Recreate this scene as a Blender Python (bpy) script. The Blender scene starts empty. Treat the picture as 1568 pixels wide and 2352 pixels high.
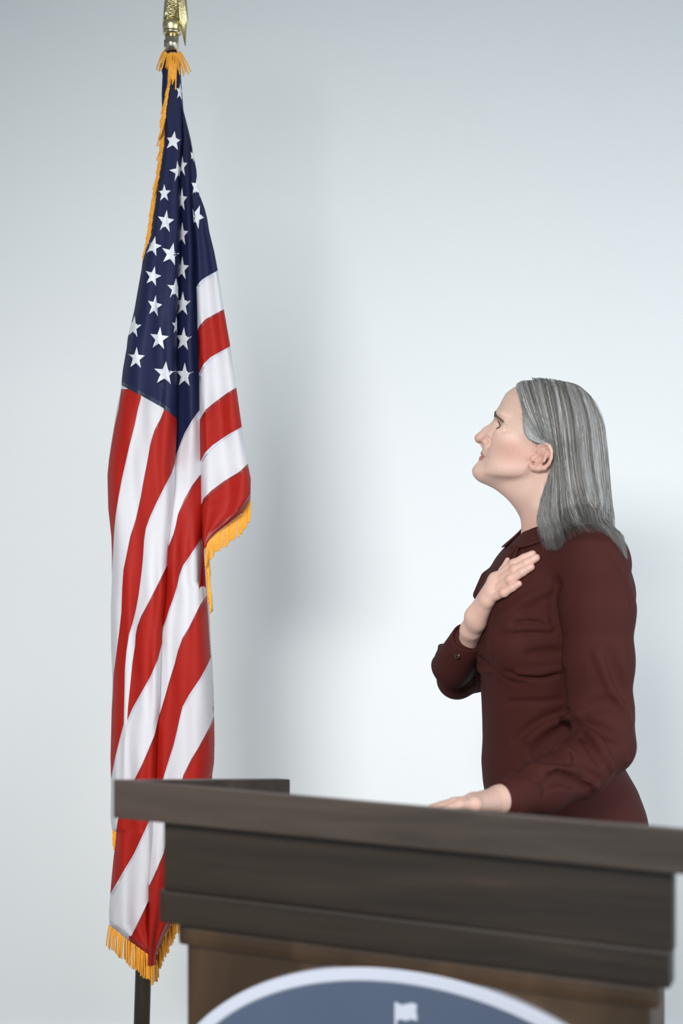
import bpy, bmesh, math, random
import numpy as np
from mathutils import Vector
random.seed(7); rng = np.random.default_rng(7)
scene = bpy.context.scene
COL = scene.collection

# ------------------------------------------------------------------ camera
FPX, CX, CY, CAMZ = 3267.0, 784.0, 1176.0, 1.45      # focal length in pixels of the 1568x2352 frame
cam = bpy.data.cameras.new('camera')
cam.sensor_fit = 'VERTICAL'; cam.sensor_height = 36.0; cam.lens = 36.0 * FPX / 2352.0
cam.dof.use_dof = True; cam.dof.focus_distance = 2.74; cam.dof.aperture_fstop = 2.4
cam.clip_start = 0.05
camo = bpy.data.objects.new('camera', cam); COL.objects.link(camo)
camo.location = (0, 0, CAMZ); camo.rotation_euler = (math.pi / 2, 0, 0)
scene.camera = camo

# ------------------------------------------------------------------ light and exposure
scene.view_settings.view_transform = 'Standard'
scene.view_settings.look = 'None'
scene.view_settings.gamma = 1.0
scene.view_settings.exposure = -0.19
scene.view_settings.use_curve_mapping = False
world = bpy.data.worlds.new('world'); scene.world = world; world.use_nodes = True
bg = world.node_tree.nodes['Background']
bg.inputs[0].default_value = (0.785, 0.91, 1.0, 1); bg.inputs[1].default_value = 1.32
def area(name, loc, target, sx, sy, power, col, spread=180):
    l = bpy.data.lights.new(name, 'AREA'); l.shape = 'RECTANGLE'; l.size = sx; l.size_y = sy
    l.energy = power; l.color = col; l.spread = math.radians(spread)
    o = bpy.data.objects.new(name, l); COL.objects.link(o); o.location = loc
    o.rotation_euler = (Vector(target) - Vector(loc)).to_track_quat('-Z', 'Y').to_euler()
    return o
area('softbox_key', (-1.15, -0.9, 2.7), (-0.1, 3.7, 0.9), 1.5, 1.0, 27.5, (1.0, 0.985, 0.965), 58)   # gridded softbox
area('softbox_side', (3.1, 0.4, 2.1), (0.8, 3.6, 1.0), 1.2, 1.2, 15, (0.97, 0.985, 1.0), 75)

# ------------------------------------------------------------------ small helpers
def linked(o, parent=None):
    COL.objects.link(o)
    if parent is not None: o.parent = parent
    return o
def mesh_obj(name, verts, faces, mat=None, parent=None, smooth=True, cols=None):
    me = bpy.data.meshes.new(name)
    verts = np.asarray(verts, dtype=np.float32).reshape(-1, 3)
    if isinstance(faces, np.ndarray):
        nf, k = faces.shape
        me.vertices.add(len(verts)); me.vertices.foreach_set('co', verts.ravel())
        me.loops.add(nf * k); me.loops.foreach_set('vertex_index', faces.astype(np.int32).ravel())
        me.polygons.add(nf); me.polygons.foreach_set('loop_start', np.arange(0, nf * k, k, dtype=np.int32))
        me.update(calc_edges=True); me.validate()
    else:
        me.from_pydata(verts.tolist(), [], faces); me.update()
    if smooth and len(me.polygons):
        me.polygons.foreach_set('use_smooth', np.ones(len(me.polygons), dtype=bool))
    if cols is not None:
        ca = me.color_attributes.new('Col', 'FLOAT_COLOR', 'POINT')
        c4 = np.ones((len(me.vertices), 4), dtype=np.float32); c4[:, :3] = cols
        ca.data.foreach_set('color', c4.ravel())
    if mat: me.materials.append(mat)
    o = bpy.data.objects.new(name, me)
    return linked(o, parent)
def empty(name, loc=(0, 0, 0)):
    o = bpy.data.objects.new(name, None); o.empty_display_size = 0.1; o.location = loc
    return linked(o)
def tag(o, label=None, cat=None, kind=None, group=None):
    if label: o['label'] = label
    if cat: o['category'] = cat
    if kind: o['kind'] = kind
    if group: o['group'] = group
    return o
def under(root):                      # keep world positions when a root stands away from the origin
    for ch in root.children:
        ch.matrix_parent_inverse = root.matrix_basis.inverted()
def s2l(c):
    c = np.asarray(c, dtype=float) / 255.0
    return np.where(c <= 0.04045, c / 12.92, ((c + 0.055) / 1.055) ** 2.4)
def at(px, py, y):                    # point of the frame at depth y -> world
    return np.array([(px - CX) / FPX * y, y, CAMZ - (py - CY) / FPX * y])

def make_mat(name, rgb, rough=0.6, metal=0.0, vcol=False, noise=None, bump=None, sheen=0.0, sss=0.0, spec=0.5,
             aniso_scale=None, coords='Object', transl=0.0):
    m = bpy.data.materials.new(name); m.use_nodes = True
    nt = m.node_tree; N = nt.nodes; Lk = nt.links
    b = N['Principled BSDF']
    col = tuple(s2l(rgb)) + (1,)
    b.inputs['Base Color'].default_value = col
    b.inputs['Roughness'].default_value = rough; b.inputs['Metallic'].default_value = metal
    b.inputs['Specular IOR Level'].default_value = spec
    if sheen:
        b.inputs['Sheen Weight'].default_value = sheen; b.inputs['Sheen Roughness'].default_value = 0.5
    if sss:
        b.inputs['Subsurface Weight'].default_value = sss
        b.inputs['Subsurface Radius'].default_value = (1.0, 0.35, 0.2); b.inputs['Subsurface Scale'].default_value = 0.006
    tc = N.new('ShaderNodeTexCoord')
    src = tc.outputs[coords]
    if aniso_scale:
        mp = N.new('ShaderNodeMapping'); mp.inputs['Scale'].default_value = aniso_scale
        Lk.new(src, mp.inputs[0]); src = mp.outputs[0]
    cur = None
    if vcol:
        a = N.new('ShaderNodeVertexColor'); a.layer_name = 'Col'; cur = a.outputs[0]
    if noise:                         # (scale, amount, detail)
        nz = N.new('ShaderNodeTexNoise'); nz.inputs['Scale'].default_value = noise[0]
        nz.inputs['Detail'].default_value = noise[2]; Lk.new(src, nz.inputs['Vector'])
        mr = N.new('ShaderNodeMapRange'); mr.inputs[1].default_value = 0.3; mr.inputs[2].default_value = 0.7
        mr.inputs[3].default_value = 1 - noise[1]; mr.inputs[4].default_value = 1 + noise[1]
        Lk.new(nz.outputs[0], mr.inputs[0])
        mx = N.new('ShaderNodeMix'); mx.data_type = 'RGBA'; mx.blend_type = 'MULTIPLY'; mx.inputs[0].default_value = 1
        if cur: Lk.new(cur, mx.inputs[6])
        else: mx.inputs[6].default_value = col
        Lk.new(mr.outputs[0], mx.inputs[7]); cur = mx.outputs[2]
    if cur: Lk.new(cur, b.inputs['Base Color'])
    if bump:                          # (scale, strength, distance)
        nb = N.new('ShaderNodeTexNoise'); nb.inputs['Scale'].default_value = bump[0]; nb.inputs['Detail'].default_value = 4
        Lk.new(src, nb.inputs['Vector'])
        bp = N.new('ShaderNodeBump'); bp.inputs['Strength'].default_value = bump[1]; bp.inputs['Distance'].default_value = bump[2]
        Lk.new(nb.outputs[0], bp.inputs['Height']); Lk.new(bp.outputs[0], b.inputs['Normal'])
    if transl:
        tr = N.new('ShaderNodeBsdfTranslucent'); ms = N.new('ShaderNodeMixShader'); ms.inputs[0].default_value = transl
        if cur: Lk.new(cur, tr.inputs[0])
        else: tr.inputs[0].default_value = col
        Lk.new(b.outputs[0], ms.inputs[1]); Lk.new(tr.outputs[0], ms.inputs[2])
        Lk.new(ms.outputs[0], N['Material Output'].inputs[0])
    return m

def wood_mat(name, dark, light, warm, scale):
    m = bpy.data.materials.new(name); m.use_nodes = True
    nt = m.node_tree; N = nt.nodes; Lk = nt.links; b = N['Principled BSDF']
    tc = N.new('ShaderNodeTexCoord'); mp = N.new('ShaderNodeMapping'); mp.inputs['Scale'].default_value = scale
    Lk.new(tc.outputs['Object'], mp.inputs[0])
    n1 = N.new('ShaderNodeTexNoise'); n1.inputs['Scale'].default_value = 1.0; n1.inputs['Detail'].default_value = 7
    n1.inputs['Distortion'].default_value = 1.2; Lk.new(mp.outputs[0], n1.inputs['Vector'])
    cr = N.new('ShaderNodeValToRGB'); e = cr.color_ramp.elements
    e[0].position = 0.34; e[0].color = tuple(s2l(dark)) + (1,)
    e[1].position = 0.66; e[1].color = tuple(s2l(light)) + (1,)
    w = cr.color_ramp.elements.new(0.78); w.color = tuple(s2l(warm)) + (1,)
    Lk.new(n1.outputs[0], cr.inputs[0]); Lk.new(cr.outputs[0], b.inputs['Base Color'])
    b.inputs['Roughness'].default_value = 0.42
    bp = N.new('ShaderNodeBump'); bp.inputs['Strength'].default_value = 0.25; bp.inputs['Distance'].default_value = 0.002
    Lk.new(n1.outputs[0], bp.inputs['Height']); Lk.new(bp.outputs[0], b.inputs['Normal'])
    return m

M_wall = make_mat('wall_paint', (236, 239, 240), 0.85, noise=(1.2, 0.012, 3), bump=(60, 0.05, 0.002))
M_ceil = make_mat('ceiling_paint', (190, 193, 194), 0.9, noise=(2, 0.01, 2))
M_floor = make_mat('floor_vinyl', (150, 146, 140), 0.45, noise=(5, 0.08, 5))
M_wood = wood_mat('dark_stained_wood', (38, 30, 23), (54, 43, 34), (82, 61, 45), (1.6, 9.0, 26.0))
M_woodtop = wood_mat('pale_stained_wood', (56, 47, 40), (80, 68, 60), (112, 88, 75), (1.6, 9.0, 22.0))  # paler stained tone for the rails and desk board
M_woodv = wood_mat('warm_stained_wood', (58, 43, 29), (80, 60, 42), (104, 78, 54), (9.0, 9.0, 1.6))
M_white = make_mat('white_enamel', (214, 218, 232), 0.45)
M_slate = make_mat('slate_blue_print', (84, 97, 120), 0.5, noise=(3, 0.12, 4))
M_brown = make_mat('pole_bronze', (58, 50, 42), 0.35, metal=0.2, noise=(20, 0.1, 3))
M_chrome = make_mat('polished_ferrule', (205, 190, 168), 0.12, metal=1.0)
M_gold = make_mat('gilded_metal', (216, 203, 156), 0.26, metal=1.0, bump=(350, 0.35, 0.002))
M_goldsm = make_mat('gilded_smooth', (224, 212, 170), 0.15, metal=1.0)
M_fringe = make_mat('gold_bullion', (246, 170, 38), 0.5, noise=(500, 0.25, 2), sheen=0.3)
M_red = make_mat('flag_red', (174, 30, 20), 0.6, noise=(900, 0.05, 2), spec=0.25, transl=0.15)
M_wht = make_mat('flag_white', (226, 224, 229), 0.6, noise=(900, 0.03, 2), spec=0.25, transl=0.15)
M_blue = make_mat('flag_blue', (27, 34, 70), 0.62, noise=(900, 0.08, 2), spec=0.25, transl=0.05)
M_star = make_mat('star_embroidery', (232, 234, 240), 0.5, bump=(900, 0.3, 0.001))
M_seamr = make_mat('seam_red', (140, 26, 26), 0.5)
M_seamw = make_mat('seam_white', (198, 199, 212), 0.5)
M_seamb = make_mat('seam_blue', (26, 34, 66), 0.5)
M_skin = make_mat('skin', (220, 180, 160), 0.5, vcol=True, noise=(240, 0.035, 5), bump=(900, 0.12, 0.0006), sss=0.25, spec=0.4)
M_dress = make_mat('maroon_crepe', (71, 35, 32), 0.75, noise=(1500, 0.10, 2), bump=(2200, 0.15, 0.0005), spec=0.12)
M_hair = make_mat('grey_hair', (120, 120, 118), 0.42, vcol=True, spec=0.45)
M_hairb = make_mat('grey_hair_mass', (112, 110, 107), 0.7, noise=(60, 0.3, 6), aniso_scale=(6, 6, 0.5))
M_brow = make_mat('brow_hair', (96, 82, 70), 0.6)
M_button = make_mat('horn_button', (74, 60, 50), 0.3, noise=(300, 0.3, 3))
M_shoe = make_mat('black_leather', (24, 22, 22), 0.35)

# ------------------------------------------------------------------ the room
def box(name, lo, hi, mat, parent=None, bevel=0.0):
    bm = bmesh.new(); bmesh.ops.create_cube(bm, size=1.0)
    for v in bm.verts:
        v.co = Vector([(lo[i] + hi[i]) / 2 + v.co[i] * (hi[i] - lo[i]) for i in range(3)])
    if bevel: bmesh.ops.bevel(bm, geom=bm.edges[:], offset=bevel, segments=2, affect='EDGES', profile=0.7)
    me = bpy.data.meshes.new(name); bm.to_mesh(me); bm.free(); me.materials.append(mat)
    return linked(bpy.data.objects.new(name, me), parent)
WALLY = 3.72
tag(box('wall_back', (-3.4, WALLY, 0), (3.6, WALLY + 0.12, 2.88), M_wall), 'plain pale blue-white painted wall behind the flag and the woman', 'wall', 'structure')
tag(box('wall_left', (-3.52, -3.4, 0), (-3.4, WALLY + 0.12, 2.88), M_wall), 'plain white side wall of the room', 'wall', 'structure')
tag(box('floor', (-3.52, -3.4, -0.1), (3.6, WALLY + 0.12, 0), M_floor), 'smooth grey floor of the room', 'floor', 'structure')
tag(box('ceiling', (-3.52, -3.4, 2.88), (3.6, WALLY + 0.12, 2.98), M_ceil), 'plain white ceiling above the wall', 'ceiling', 'structure')
tag(box('baseboard_back', (-3.4, WALLY - 0.014, 0), (3.6, WALLY, 0.1), M_white), 'white baseboard along the back wall', 'baseboard', 'structure')

# ------------------------------------------------------------------ the lectern
TH = math.radians(23.3)
LD = np.array([math.cos(TH), -math.sin(TH), 0]); LN = np.array([math.sin(TH), math.cos(TH), 0])
LZ = CAMZ - 614.0 / FPX * 1.95                       # height of the top front edge
LC = np.array([(260 - CX) / FPX * 1.95, 1.95, 0.0])   # its left front corner on plan
SLOPE = 0.087 / 0.515
def lp(s, q, z): return LC + LD * s + LN * q + np.array([0, 0, z])
lect = empty('lectern', tuple(lp(0.42, 0.25, 0)))
tag(lect, 'dark stained wooden lectern with slanted top and round blue seal', 'lectern')
def hexa(name, s0, s1, q0, q1, zb0, zt0, zb1, zt1, mat, parent=lect, bevel=0.0025):
    """board between q0 (front) and q1 (back); bottom / top height at the front and at the back"""
    V = [lp(s0, q0, zb0), lp(s1, q0, zb0), lp(s1, q1, zb1), lp(s0, q1, zb1), lp(s0, q0, zt0), lp(s1, q0, zt0), lp(s1, q1, zt1), lp(s0, q1, zt1)]
    loc = Vector(lp(s0, q0, 0)); rot = math.atan2(LD[1], LD[0])
    bm = bmesh.new(); c, sn = math.cos(-rot), math.sin(-rot)
    vs = []
    for v in V:
        d = Vector(v) - loc; vs.append(bm.verts.new((c * d.x - sn * d.y, sn * d.x + c * d.y, d.z)))
    for f in ((0, 3, 2, 1), (4, 5, 6, 7), (0, 1, 5, 4), (1, 2, 6, 5), (2, 3, 7, 6), (3, 0, 4, 7)): bm.faces.new([vs[i] for i in f])
    if bevel: bmesh.ops.bevel(bm, geom=bm.edges[:], offset=bevel, segments=2, affect='EDGES', profile=0.7)
    me = bpy.data.meshes.new(name); bm.to_mesh(me); bm.free(); me.materials.append(mat)
    o = bpy.data.objects.new(name, me); COL.objects.link(o)
    o.location = loc; o.rotation_euler = (0, 0, rot); o.parent = parent
    return o
WT, DT, BT = 0.84, 0.515, 0.053
def zs(q): return LZ - SLOPE * q
hexa('front_rail', 0, WT, 0, 0.024, LZ - BT, LZ, zs(.024) - BT, zs(.024), M_woodtop)
for s0 in (0, WT - 0.024):
    hexa('side_rail', s0, s0 + 0.024, 0.0242, DT, zs(.024) - BT, zs(.024), zs(DT) - BT, zs(DT), M_woodtop)
hexa('desk_board', 0.0242, WT - 0.0242, 0.0242, DT - 0.002, zs(.024) - BT + .002, zs(.024) - 0.030, zs(DT) - BT + .002, zs(DT) - 0.030, M_woodtop)
Z2, Z3 = CAMZ - 0.516, CAMZ - 0.5605
zt = LZ - BT
hexa('upper_panel', 0.062, 0.7536, 0.030, 0.052, Z2 - 0.004, zs(.030) - BT - 0.0005, Z2 - 0.004, zs(.052) - BT - 0.0005, M_wood)
for s0 in (0.165, 0.650):
    hexa('upper_side', s0, s0 + 0.022, 0.0525, 0.44, Z2 - 0.004, zs(.0525) - BT - .0005, Z2 - 0.004, zs(.44) - BT - .0005, M_wood)
hexa('moulding', 0.0617, 0.7520, 0.018, 0.052, Z3, Z2, Z3, Z2, M_wood, bevel=0.004)
hexa('shelf', 0.165, 0.672, 0.0525, 0.44, Z3, Z3 + .022, Z3, Z3 + .022, M_wood)
hexa('cove_trim', 0.078, 0.736, 0.038, 0.070, Z3 - 0.035, Z3 - .0005, Z3 - 0.035, Z3 - .0005, M_woodv, bevel=0.012)
hexa('front_panel', 0.0876, 0.7226, 0.050, 0.070, 0.08, Z3 - .0355, 0.08, Z3 - .0355, M_woodv)
for s0 in (0.165, 0.652):
    hexa('side_panel', s0, s0 + 0.02, 0.0705, 0.42, 0.08, Z3 - .0005, 0.08, Z3 - .0005, M_woodv)
hexa('plinth', 0.070, 0.740, 0.030, 0.44, 0.0, 0.0795, 0.0, 0.0795, M_wood, bevel=0.005)
# seal on the front panel
SA, SB, SS, SZ = 0.363, 0.243, 0.416, CAMZ - 0.830
def ellipse_plate(name, a, b, q0, q1, mat, parent, a_in=None, b_in=None):
    n = 128; V = []; F = []
    A = [(math.cos(2 * math.pi * i / n), math.sin(2 * math.pi * i / n)) for i in range(n)]
    def ring(aa, bb, q): return [lp(SS + aa * c, q, SZ + bb * s) for c, s in A]
    if a_in is None:
        V = ring(a, b, q1) + ring(a, b, q0 + .002) + ring(a - .002, b - .002, q0) + [lp(SS, q0, SZ)]
        for i in range(n):
            j = (i + 1) % n
            F += [(i, j, n + j, n + i), (n + i, n + j, 2 * n + j, 2 * n + i), (2 * n + i, 2 * n + j, 3 * n)]
    else:
        R = [ring(a, b, q1), ring(a, b, q0 + .003), ring(a - .003, b - .003, q0), ring(a_in + .003, b_in + .003, q0), ring(a_in, b_in, q0 + .003), ring(a_in, b_in, q1)]
        for r in R: V += r
        for k in range(5):
            for i in range(n):
                j = (i + 1) % n; F.append((k * n + i, k * n + j, (k + 1) * n + j, (k + 1) * n + i))
    return mesh_obj(name, V, F, mat, parent, smooth=False)
seal = ellipse_plate('seal', SA - .010, SB - .010, 0.040, 0.0495, M_slate, lect); tag(seal, 'slate blue oval seal with white rim')
ellipse_plate('seal_rim', SA, SB, 0.036, 0.0495, M_white, seal, SA - 0.0185, SB - 0.0185)
def plane_at(px, py, q):
    k = (px - CX) / FPX; y = (q + LC @ LN) / (k * LN[0] + LN[1])
    return np.array([k * y, y, CAMZ - (py - CY) / FPX * y])
def plate_px(name, pts, q, mat, parent, thick=0.0012):
    f = [plane_at(x, y, q) for x, y in pts]; b = [v + LN * thick for v in f]; n = len(pts)
    F = [tuple(range(n - 1, -1, -1))] + [(i, (i + 1) % n, n + (i + 1) % n, n + i) for i in range(n)]
    return mesh_obj(name, f + b, F, mat, parent, smooth=False)
plate_px('flag_emblem', [(911, 2304), (922, 2309), (934, 2306), (946, 2304), (957, 2308), (955, 2322), (958, 2345), (944, 2341), (932, 2345), (920, 2341), (911, 2344)], 0.0388, M_white, seal)
plate_px('emblem_staff', [(906, 2302), (911, 2302), (911, 2380), (906, 2380)], 0.0388, M_white, seal)
bpy.context.view_layer.update()
under(lect)

# ------------------------------------------------------------------ the flagpole
def tube(path, rad, n=16, caps=True, V=None, F=None):
    """lathe-like tube along a path of points; returns verts, faces"""
    V = [] if V is None else V; F = [] if F is None else F
    path = [np.asarray(p, float) for p in path]; base = len(V)
    up0 = np.array([0.13, 0.97, 0.2])
    for i, p in enumerate(path):
        t = path[min(i + 1, len(path) - 1)] - path[max(i - 1, 0)]; t = t / (np.linalg.norm(t) + 1e-12)
        a = np.cross(t, up0); a /= np.linalg.norm(a) + 1e-12; b = np.cross(t, a)
        r = rad[i] if hasattr(rad, '__len__') else rad
        for k in range(n):
            an = 2 * math.pi * k / n; V.append(p + r * (a * math.cos(an) + b * math.sin(an)))
    for i in range(len(path) - 1):
        for k in range(n):
            k2 = (k + 1) % n
            F.append((base + i * n + k, base + i * n + k2, base + (i + 1) * n + k2, base + (i + 1) * n + k))
    if caps:
        F.append(tuple(base + k for k in range(n - 1, -1, -1))); F.append(tuple(base + (len(path) - 1) * n + k for k in range(n)))
    return V, F
PY = 2.965
ptop = at(395.5, 60, PY); pref = at(327, 2300, PY)
pdir = (pref - ptop) / (pref - ptop)[2]               # per metre of height
def pole(z): return ptop + pdir * (z - ptop[2])
pbase = pole(0.0)
fp = empty('flagpole', tuple(pbase)); tag(fp, 'tall dark flagpole with gilded eagle finial on a round stand', 'flagpole')
zjoin = at(0, 70, PY)[2]
V, F = tube([pole(0.03), pole(1.2)], 0.0167, 24); mesh_obj('lower_pole', V, F, M_brown, fp)
V, F = tube([pole(1.18), pole(1.2), pole(1.2001), pole(1.27), pole(1.2701)], [0.0175, 0.0185, 0.0185, 0.0185, 0.0168], 24); mesh_obj('joint_ring', V, F, M_chrome, fp)
V, F = tube([pole(1.2), pole(at(0, 118, PY)[2])], 0.0145, 24); mesh_obj('upper_pole', V, F, M_brown, fp)
V, F = tube([pole(at(0, 127, PY)[2]), pole(at(0, 70, PY)[2])], 0.0146, 32); mesh_obj('ferrule', V, F, M_chrome, fp)
V, F = tube([pole(0), pole(0.012), pole(0.02), pole(0.035), pole(0.06), pole(0.1), pole(0.104)], [0.15, 0.15, 0.142, 0.09, 0.045, 0.026, 0.018], 40); mesh_obj('stand_base', V, F, M_brown, fp)
# hook lug beside the ferrule
V, F = tube([at(378.5, 92, PY - .006), at(378.5, 125, PY - .006)], 0.0019, 10); mesh_obj('lug', V, F, M_chrome, fp)
# eagle finial: ball, legs, body, head, folded wings and tail
fin = mesh_obj('eagle_finial', *tube([at(395, y, PY) for y in (80, 74, 72, 68, 60, 53, 46, 41, 38)], [0.0172, 0.0185, 0.0178, 0.0192, 0.0202, 0.0196, 0.0168, 0.0125, 0.010], 28), M_gold, fp)
V, F = tube([at(395, y, PY) for y in (79, 75, 71)], [0.0186, 0.0196, 0.0182], 28); mesh_obj('collar', V, F, M_goldsm, fin)
V = []; F = []
for dx, dy in ((-9, -.010), (5, -.006)):
    tube([at(389 + dx, 46, PY + dy), at(391 + dx, 30, PY + dy), at(395 + dx, 10, PY + dy), at(398 + dx * .6, -8, PY)], [0.006, 0.0062, 0.0085, 0.011], 12, True, V, F)
mesh_obj('legs', V, F, M_goldsm, fin)
V, F = tube([at(x, y, PY) for x, y in ((402, 36), (404, 22), (402, 2), (396, -25), (390, -52), (386, -75), (380, -92), (376, -100))], [0.006, 0.012, 0.016, 0.021, 0.021, 0.014, 0.012, 0.003], 20); mesh_obj('torso', V, F, M_gold, fin)
V, F = tube([at(x, y, PY) for x, y in ((384, -92), (372, -92), (362, -84), (358, -76))], [0.009, 0.008, 0.004, 0.001], 12); mesh_obj('beak', V, F, M_goldsm, fin)
# scalloped thigh and breast feathers
V = []; F = []
for k in range(46):
    yy = 36 - k * 1.9; xx = 391 + 6 * math.sin(k * 2.4) + k * .02
    tube([at(xx - 9, yy - 1, PY - .013), at(xx, yy + 1.5, PY - .0165), at(xx + 9, yy - 1, PY - .013)], [0.0007, 0.0021, 0.0007], 6, True, V, F)
tag(mesh_obj('breast_feathers', V, F, M_gold, fin), kind='stuff')
for sgn, yoff in ((-1, -0.012), (1, 0.016)):
    V = []; F = []
    for k in range(11):
        f = k / 10.0
        x0, y0 = 402 + 12 * f, -60 + 8 * f
        x1, y1 = 414 + 17 * f, 40 + 6 * f
        x2, y2 = 423 + 8 * f - 5 * abs(f - .35), 108 - 62 * abs(f - 0.35)
        pts = [at(x0, y0, PY + yoff), at((x0 + x1) / 2 + 2, (y0 + y1) / 2, PY + yoff * 1.3 - .002 * (k % 2)), at(x1 - 2, y1, PY + yoff * 1.1 - .003 * (k % 2)), at(x2, y2, PY + yoff * .8)]
        tube(pts, [0.002, 0.0034, 0.0034, 0.0008], 8, True, V, F)
    w = mesh_obj('wing', V, F, M_gold, fin)
bpy.context.view_layer.update(); under(fp)

# ------------------------------------------------------------------ the flag: three hanging folds, split into canton and stripes
def tab(s):
    a = np.array(s, float); a = a[np.argsort(a[:, 0])]
    return a
def ip(t, y, lo=None, hi=None):       # table rows (y, x)
    r = np.interp(y, t[:, 0], t[:, 1])
    if lo is not None: r = np.where(y < t[0, 0], lo, r)
    if hi is not None: r = np.where(y > t[-1, 0], hi, r)
    return r
def yx(*p): return tab([(y, x) for x, y in p])
INF = 1e6
AXL = yx((375,118),(368,150),(373,172),(371,217),(372,249),(379,291),(376,335),(368,386),(359.5,439),(350.6,501),(347,534),(336,563),(332,574),(327,600.6),(325,618),(315,673.5),(308.6,711),(301,744),(293,777),(290.5,800),(282,849),(279,877),(278.6,887),(276,903),(268,938),(258,1002),(250.4,1053),(246.6,1091.6),(248.4,1168),(255.5,1232),(256.8,1270),(256.8,1331),(254,1407),(255,1484),(258,1560),(255.5,1662),(253.5,1739),(254.7,1790),(253.7,1880),(257,1905),(267,1913),(266,1928),(260.7,1970),(256.5,2012),(253,2054),(250,2096),(251.4,2125),(297,2161),(341,2193),(343,2196))
AXR = yx((411,118),(414,150),(417,200),(421,250),(422.5,313),(419,357),(413,401),(412.6,457),(413.7,501),(412.6,556),(412.6,600),(409,634),(409.5,689),(407,722),(406,800),(406.5,862),(406,959),(406,989),(403.5,1040),(401,1066),(401,1117),(397,1181),(393,1232),(389.4,1296),(387,1369),(380.5,1420),(376.7,1458),(375.4,1497),(373,1548),(370,1624),(365,1662),(362.7,1739),(361,1790),(352,1886),(352,2012),(350.5,2040),(344,2175),(343,2196))
CXL = yx((437,333),(438,390),(440,446),(443.5,501),(447,534),(449,567),(450.6,656),(453.5,755),(457,875),(458,951),(459.6,1053),(461,1155),(467,1245),(469,1260))
CXR = yx((437.5,333),(443.5,353),(451,390),(453,421),(460,452),(470,479),(475.6,501),(481,534),(492,578),(500,620),(514,711),(528.5,793),(542.5,890),(555,979),(569,1066),(575.7,1099),(575,1148),(556,1178),(523,1204),(498,1222),(480,1240),(470,1260))
BXL = np.c_[AXR[:, 0], AXR[:, 1] - 9]; BXL = BXL[BXL[:, 0] > 240]; BXL = np.r_[BXL[BXL[:, 0] < 2100], [[2150, 339], [2196, 338], [2219, 338]]]
BXR = yx((418,241),(425,268),(431,292),(438,320),(450,390),(455,446),(458,501),(463,567),(466,656),(469,755),(472,875),(473,951),(474,1053),(474,1155),(469,1245),(468.5,1308),(468.5,1336),(477.4,1351),(478.7,1382),(481,1420),(485,1497),(487.6,1535),(490,1586),(491.5,1642),(492.7,1701),(491.5,1752),(487.6,1777),(486,1800),(470,1900),(445,2000),(410,2092),(391,2125),(377,2153),(360,2192),(357,2219))
SEAM = {
 'A': {4: yx((278.5,892.7),(272,938),(263,977),(255.5,1020),(250,1056)),
       5: yx((324,900),(324,913),(317,938),(309,977),(296,1028),(287.4,1066),(280,1099),(272,1142),(265.7,1181),(262,1219),(259.3,1270),(256.5,1325)),
       6: yx((377,930),(376,943),(369,961),(355,987),(345,1020),(337,1066),(329.5,1104),(323,1142),(311.6,1193),(299,1232),(288.7,1283),(283.6,1308),(280.5,1350),(278.5,1407),(273.4,1453),(267,1502),(260.6,1548),(258.6,1599),(255.5,1640)),
       7: yx((402,1062),(393,1089),(378,1117),(357.6,1158),(344.8,1186),(334.6,1214),(330.8,1239),(328,1283),(325.7,1308),(318.5,1365),(311.6,1402),(304,1433),(296,1458),(290,1497),(286.6,1535),(285.6,1586),(284,1662),(276,1693),(265.7,1734),(258,1772),(254,1794)),
       8: yx((390,1286),(383,1300),(367.7,1331),(342,1382),(324,1415),(315.5,1438),(311.6,1458),(310,1484),(304,1522),(299,1573),(293.8,1624),(292,1655),(286,1690),(284,1740),(283,1790),(271,1883),(262,1915)),
       9: yx((377.5,1444),(371.6,1479),(362.7,1514),(344.8,1555),(327,1586),(304,1627),(292,1655.5),(286,1690.5),(284,1740.5),(283,1790.5),(271,1883.5),(262,1915)),
       10: yx((370,1628),(362.7,1655),(355,1688),(342,1719),(327,1754),(311.6,1785),(270.5,1883),(266,1915),(258,1945)),
       11: yx((361,1838),(343.5,1883),(326.6,1920),(307,1962),(281.7,2004),(262,2038),(252,2056)),
       12: yx((352,2022),(343.5,2063),(326.6,2099),(310,2133),(296,2160))},
 'B': {7: yx((474,925),(457,943),(441.7,964),(424,994),(413.7,1020),(403.5,1045),(394,1070)),
       8: yx((475,1072),(457,1094),(441.7,1114),(424,1145),(408.6,1181),(403.5,1206),(398,1227),(384,1262)),
       9: yx((470,1228),(462,1237),(452,1252),(434,1279),(420,1299),(411.5,1322),(406,1349),(398,1374),(388,1400),(380.5,1425),(368,1455)),
       10: yx((479,1358),(476,1364),(459.6,1389),(434,1441),(418.8,1466),(408.6,1494),(401,1525),(388,1566),(380.5,1594),(370,1629),(361,1655)),
       11: yx((486,1505),(475,1530),(459.6,1558),(434,1596),(418.8,1624),(412.4,1650),(406,1680),(398,1713),(388,1744),(378,1777),(361,1838),(350,1870)),
       12: yx((492,1641),(485,1662),(469.8,1691),(454.5,1719),(439,1744),(421,1780),(376,1959),(353,2012),(342,2035))},
 'C': {7: yx((501,621),(481,631.5),(463.4,642.6),(455,652),(451,660)),
       8: yx((514,710),(494,721),(472,733),(459,746.5),(453,758)),
       9: yx((529,795),(500,811),(482.5,821),(467,836.5),(457,857),(456,861)),
       10: yx((543,889.5),(521,903),(490,926),(472,941),(458,964)),
       11: yx((556,980),(523,998.5),(487.6,1022.7),(470,1040.6),(459,1062)),
       12: yx((569.5,1064.5),(549,1084),(515.7,1104),(485,1127),(467,1145),(460.5,1164))}}
ACE = yx((278,884.5),(279,885),(332,913),(373,936),(406,961.5),(410,963))   # fly edge of the canton on fold A
def acx(y): return ip(ACE, y, lo=-INF, hi=INF)
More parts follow.
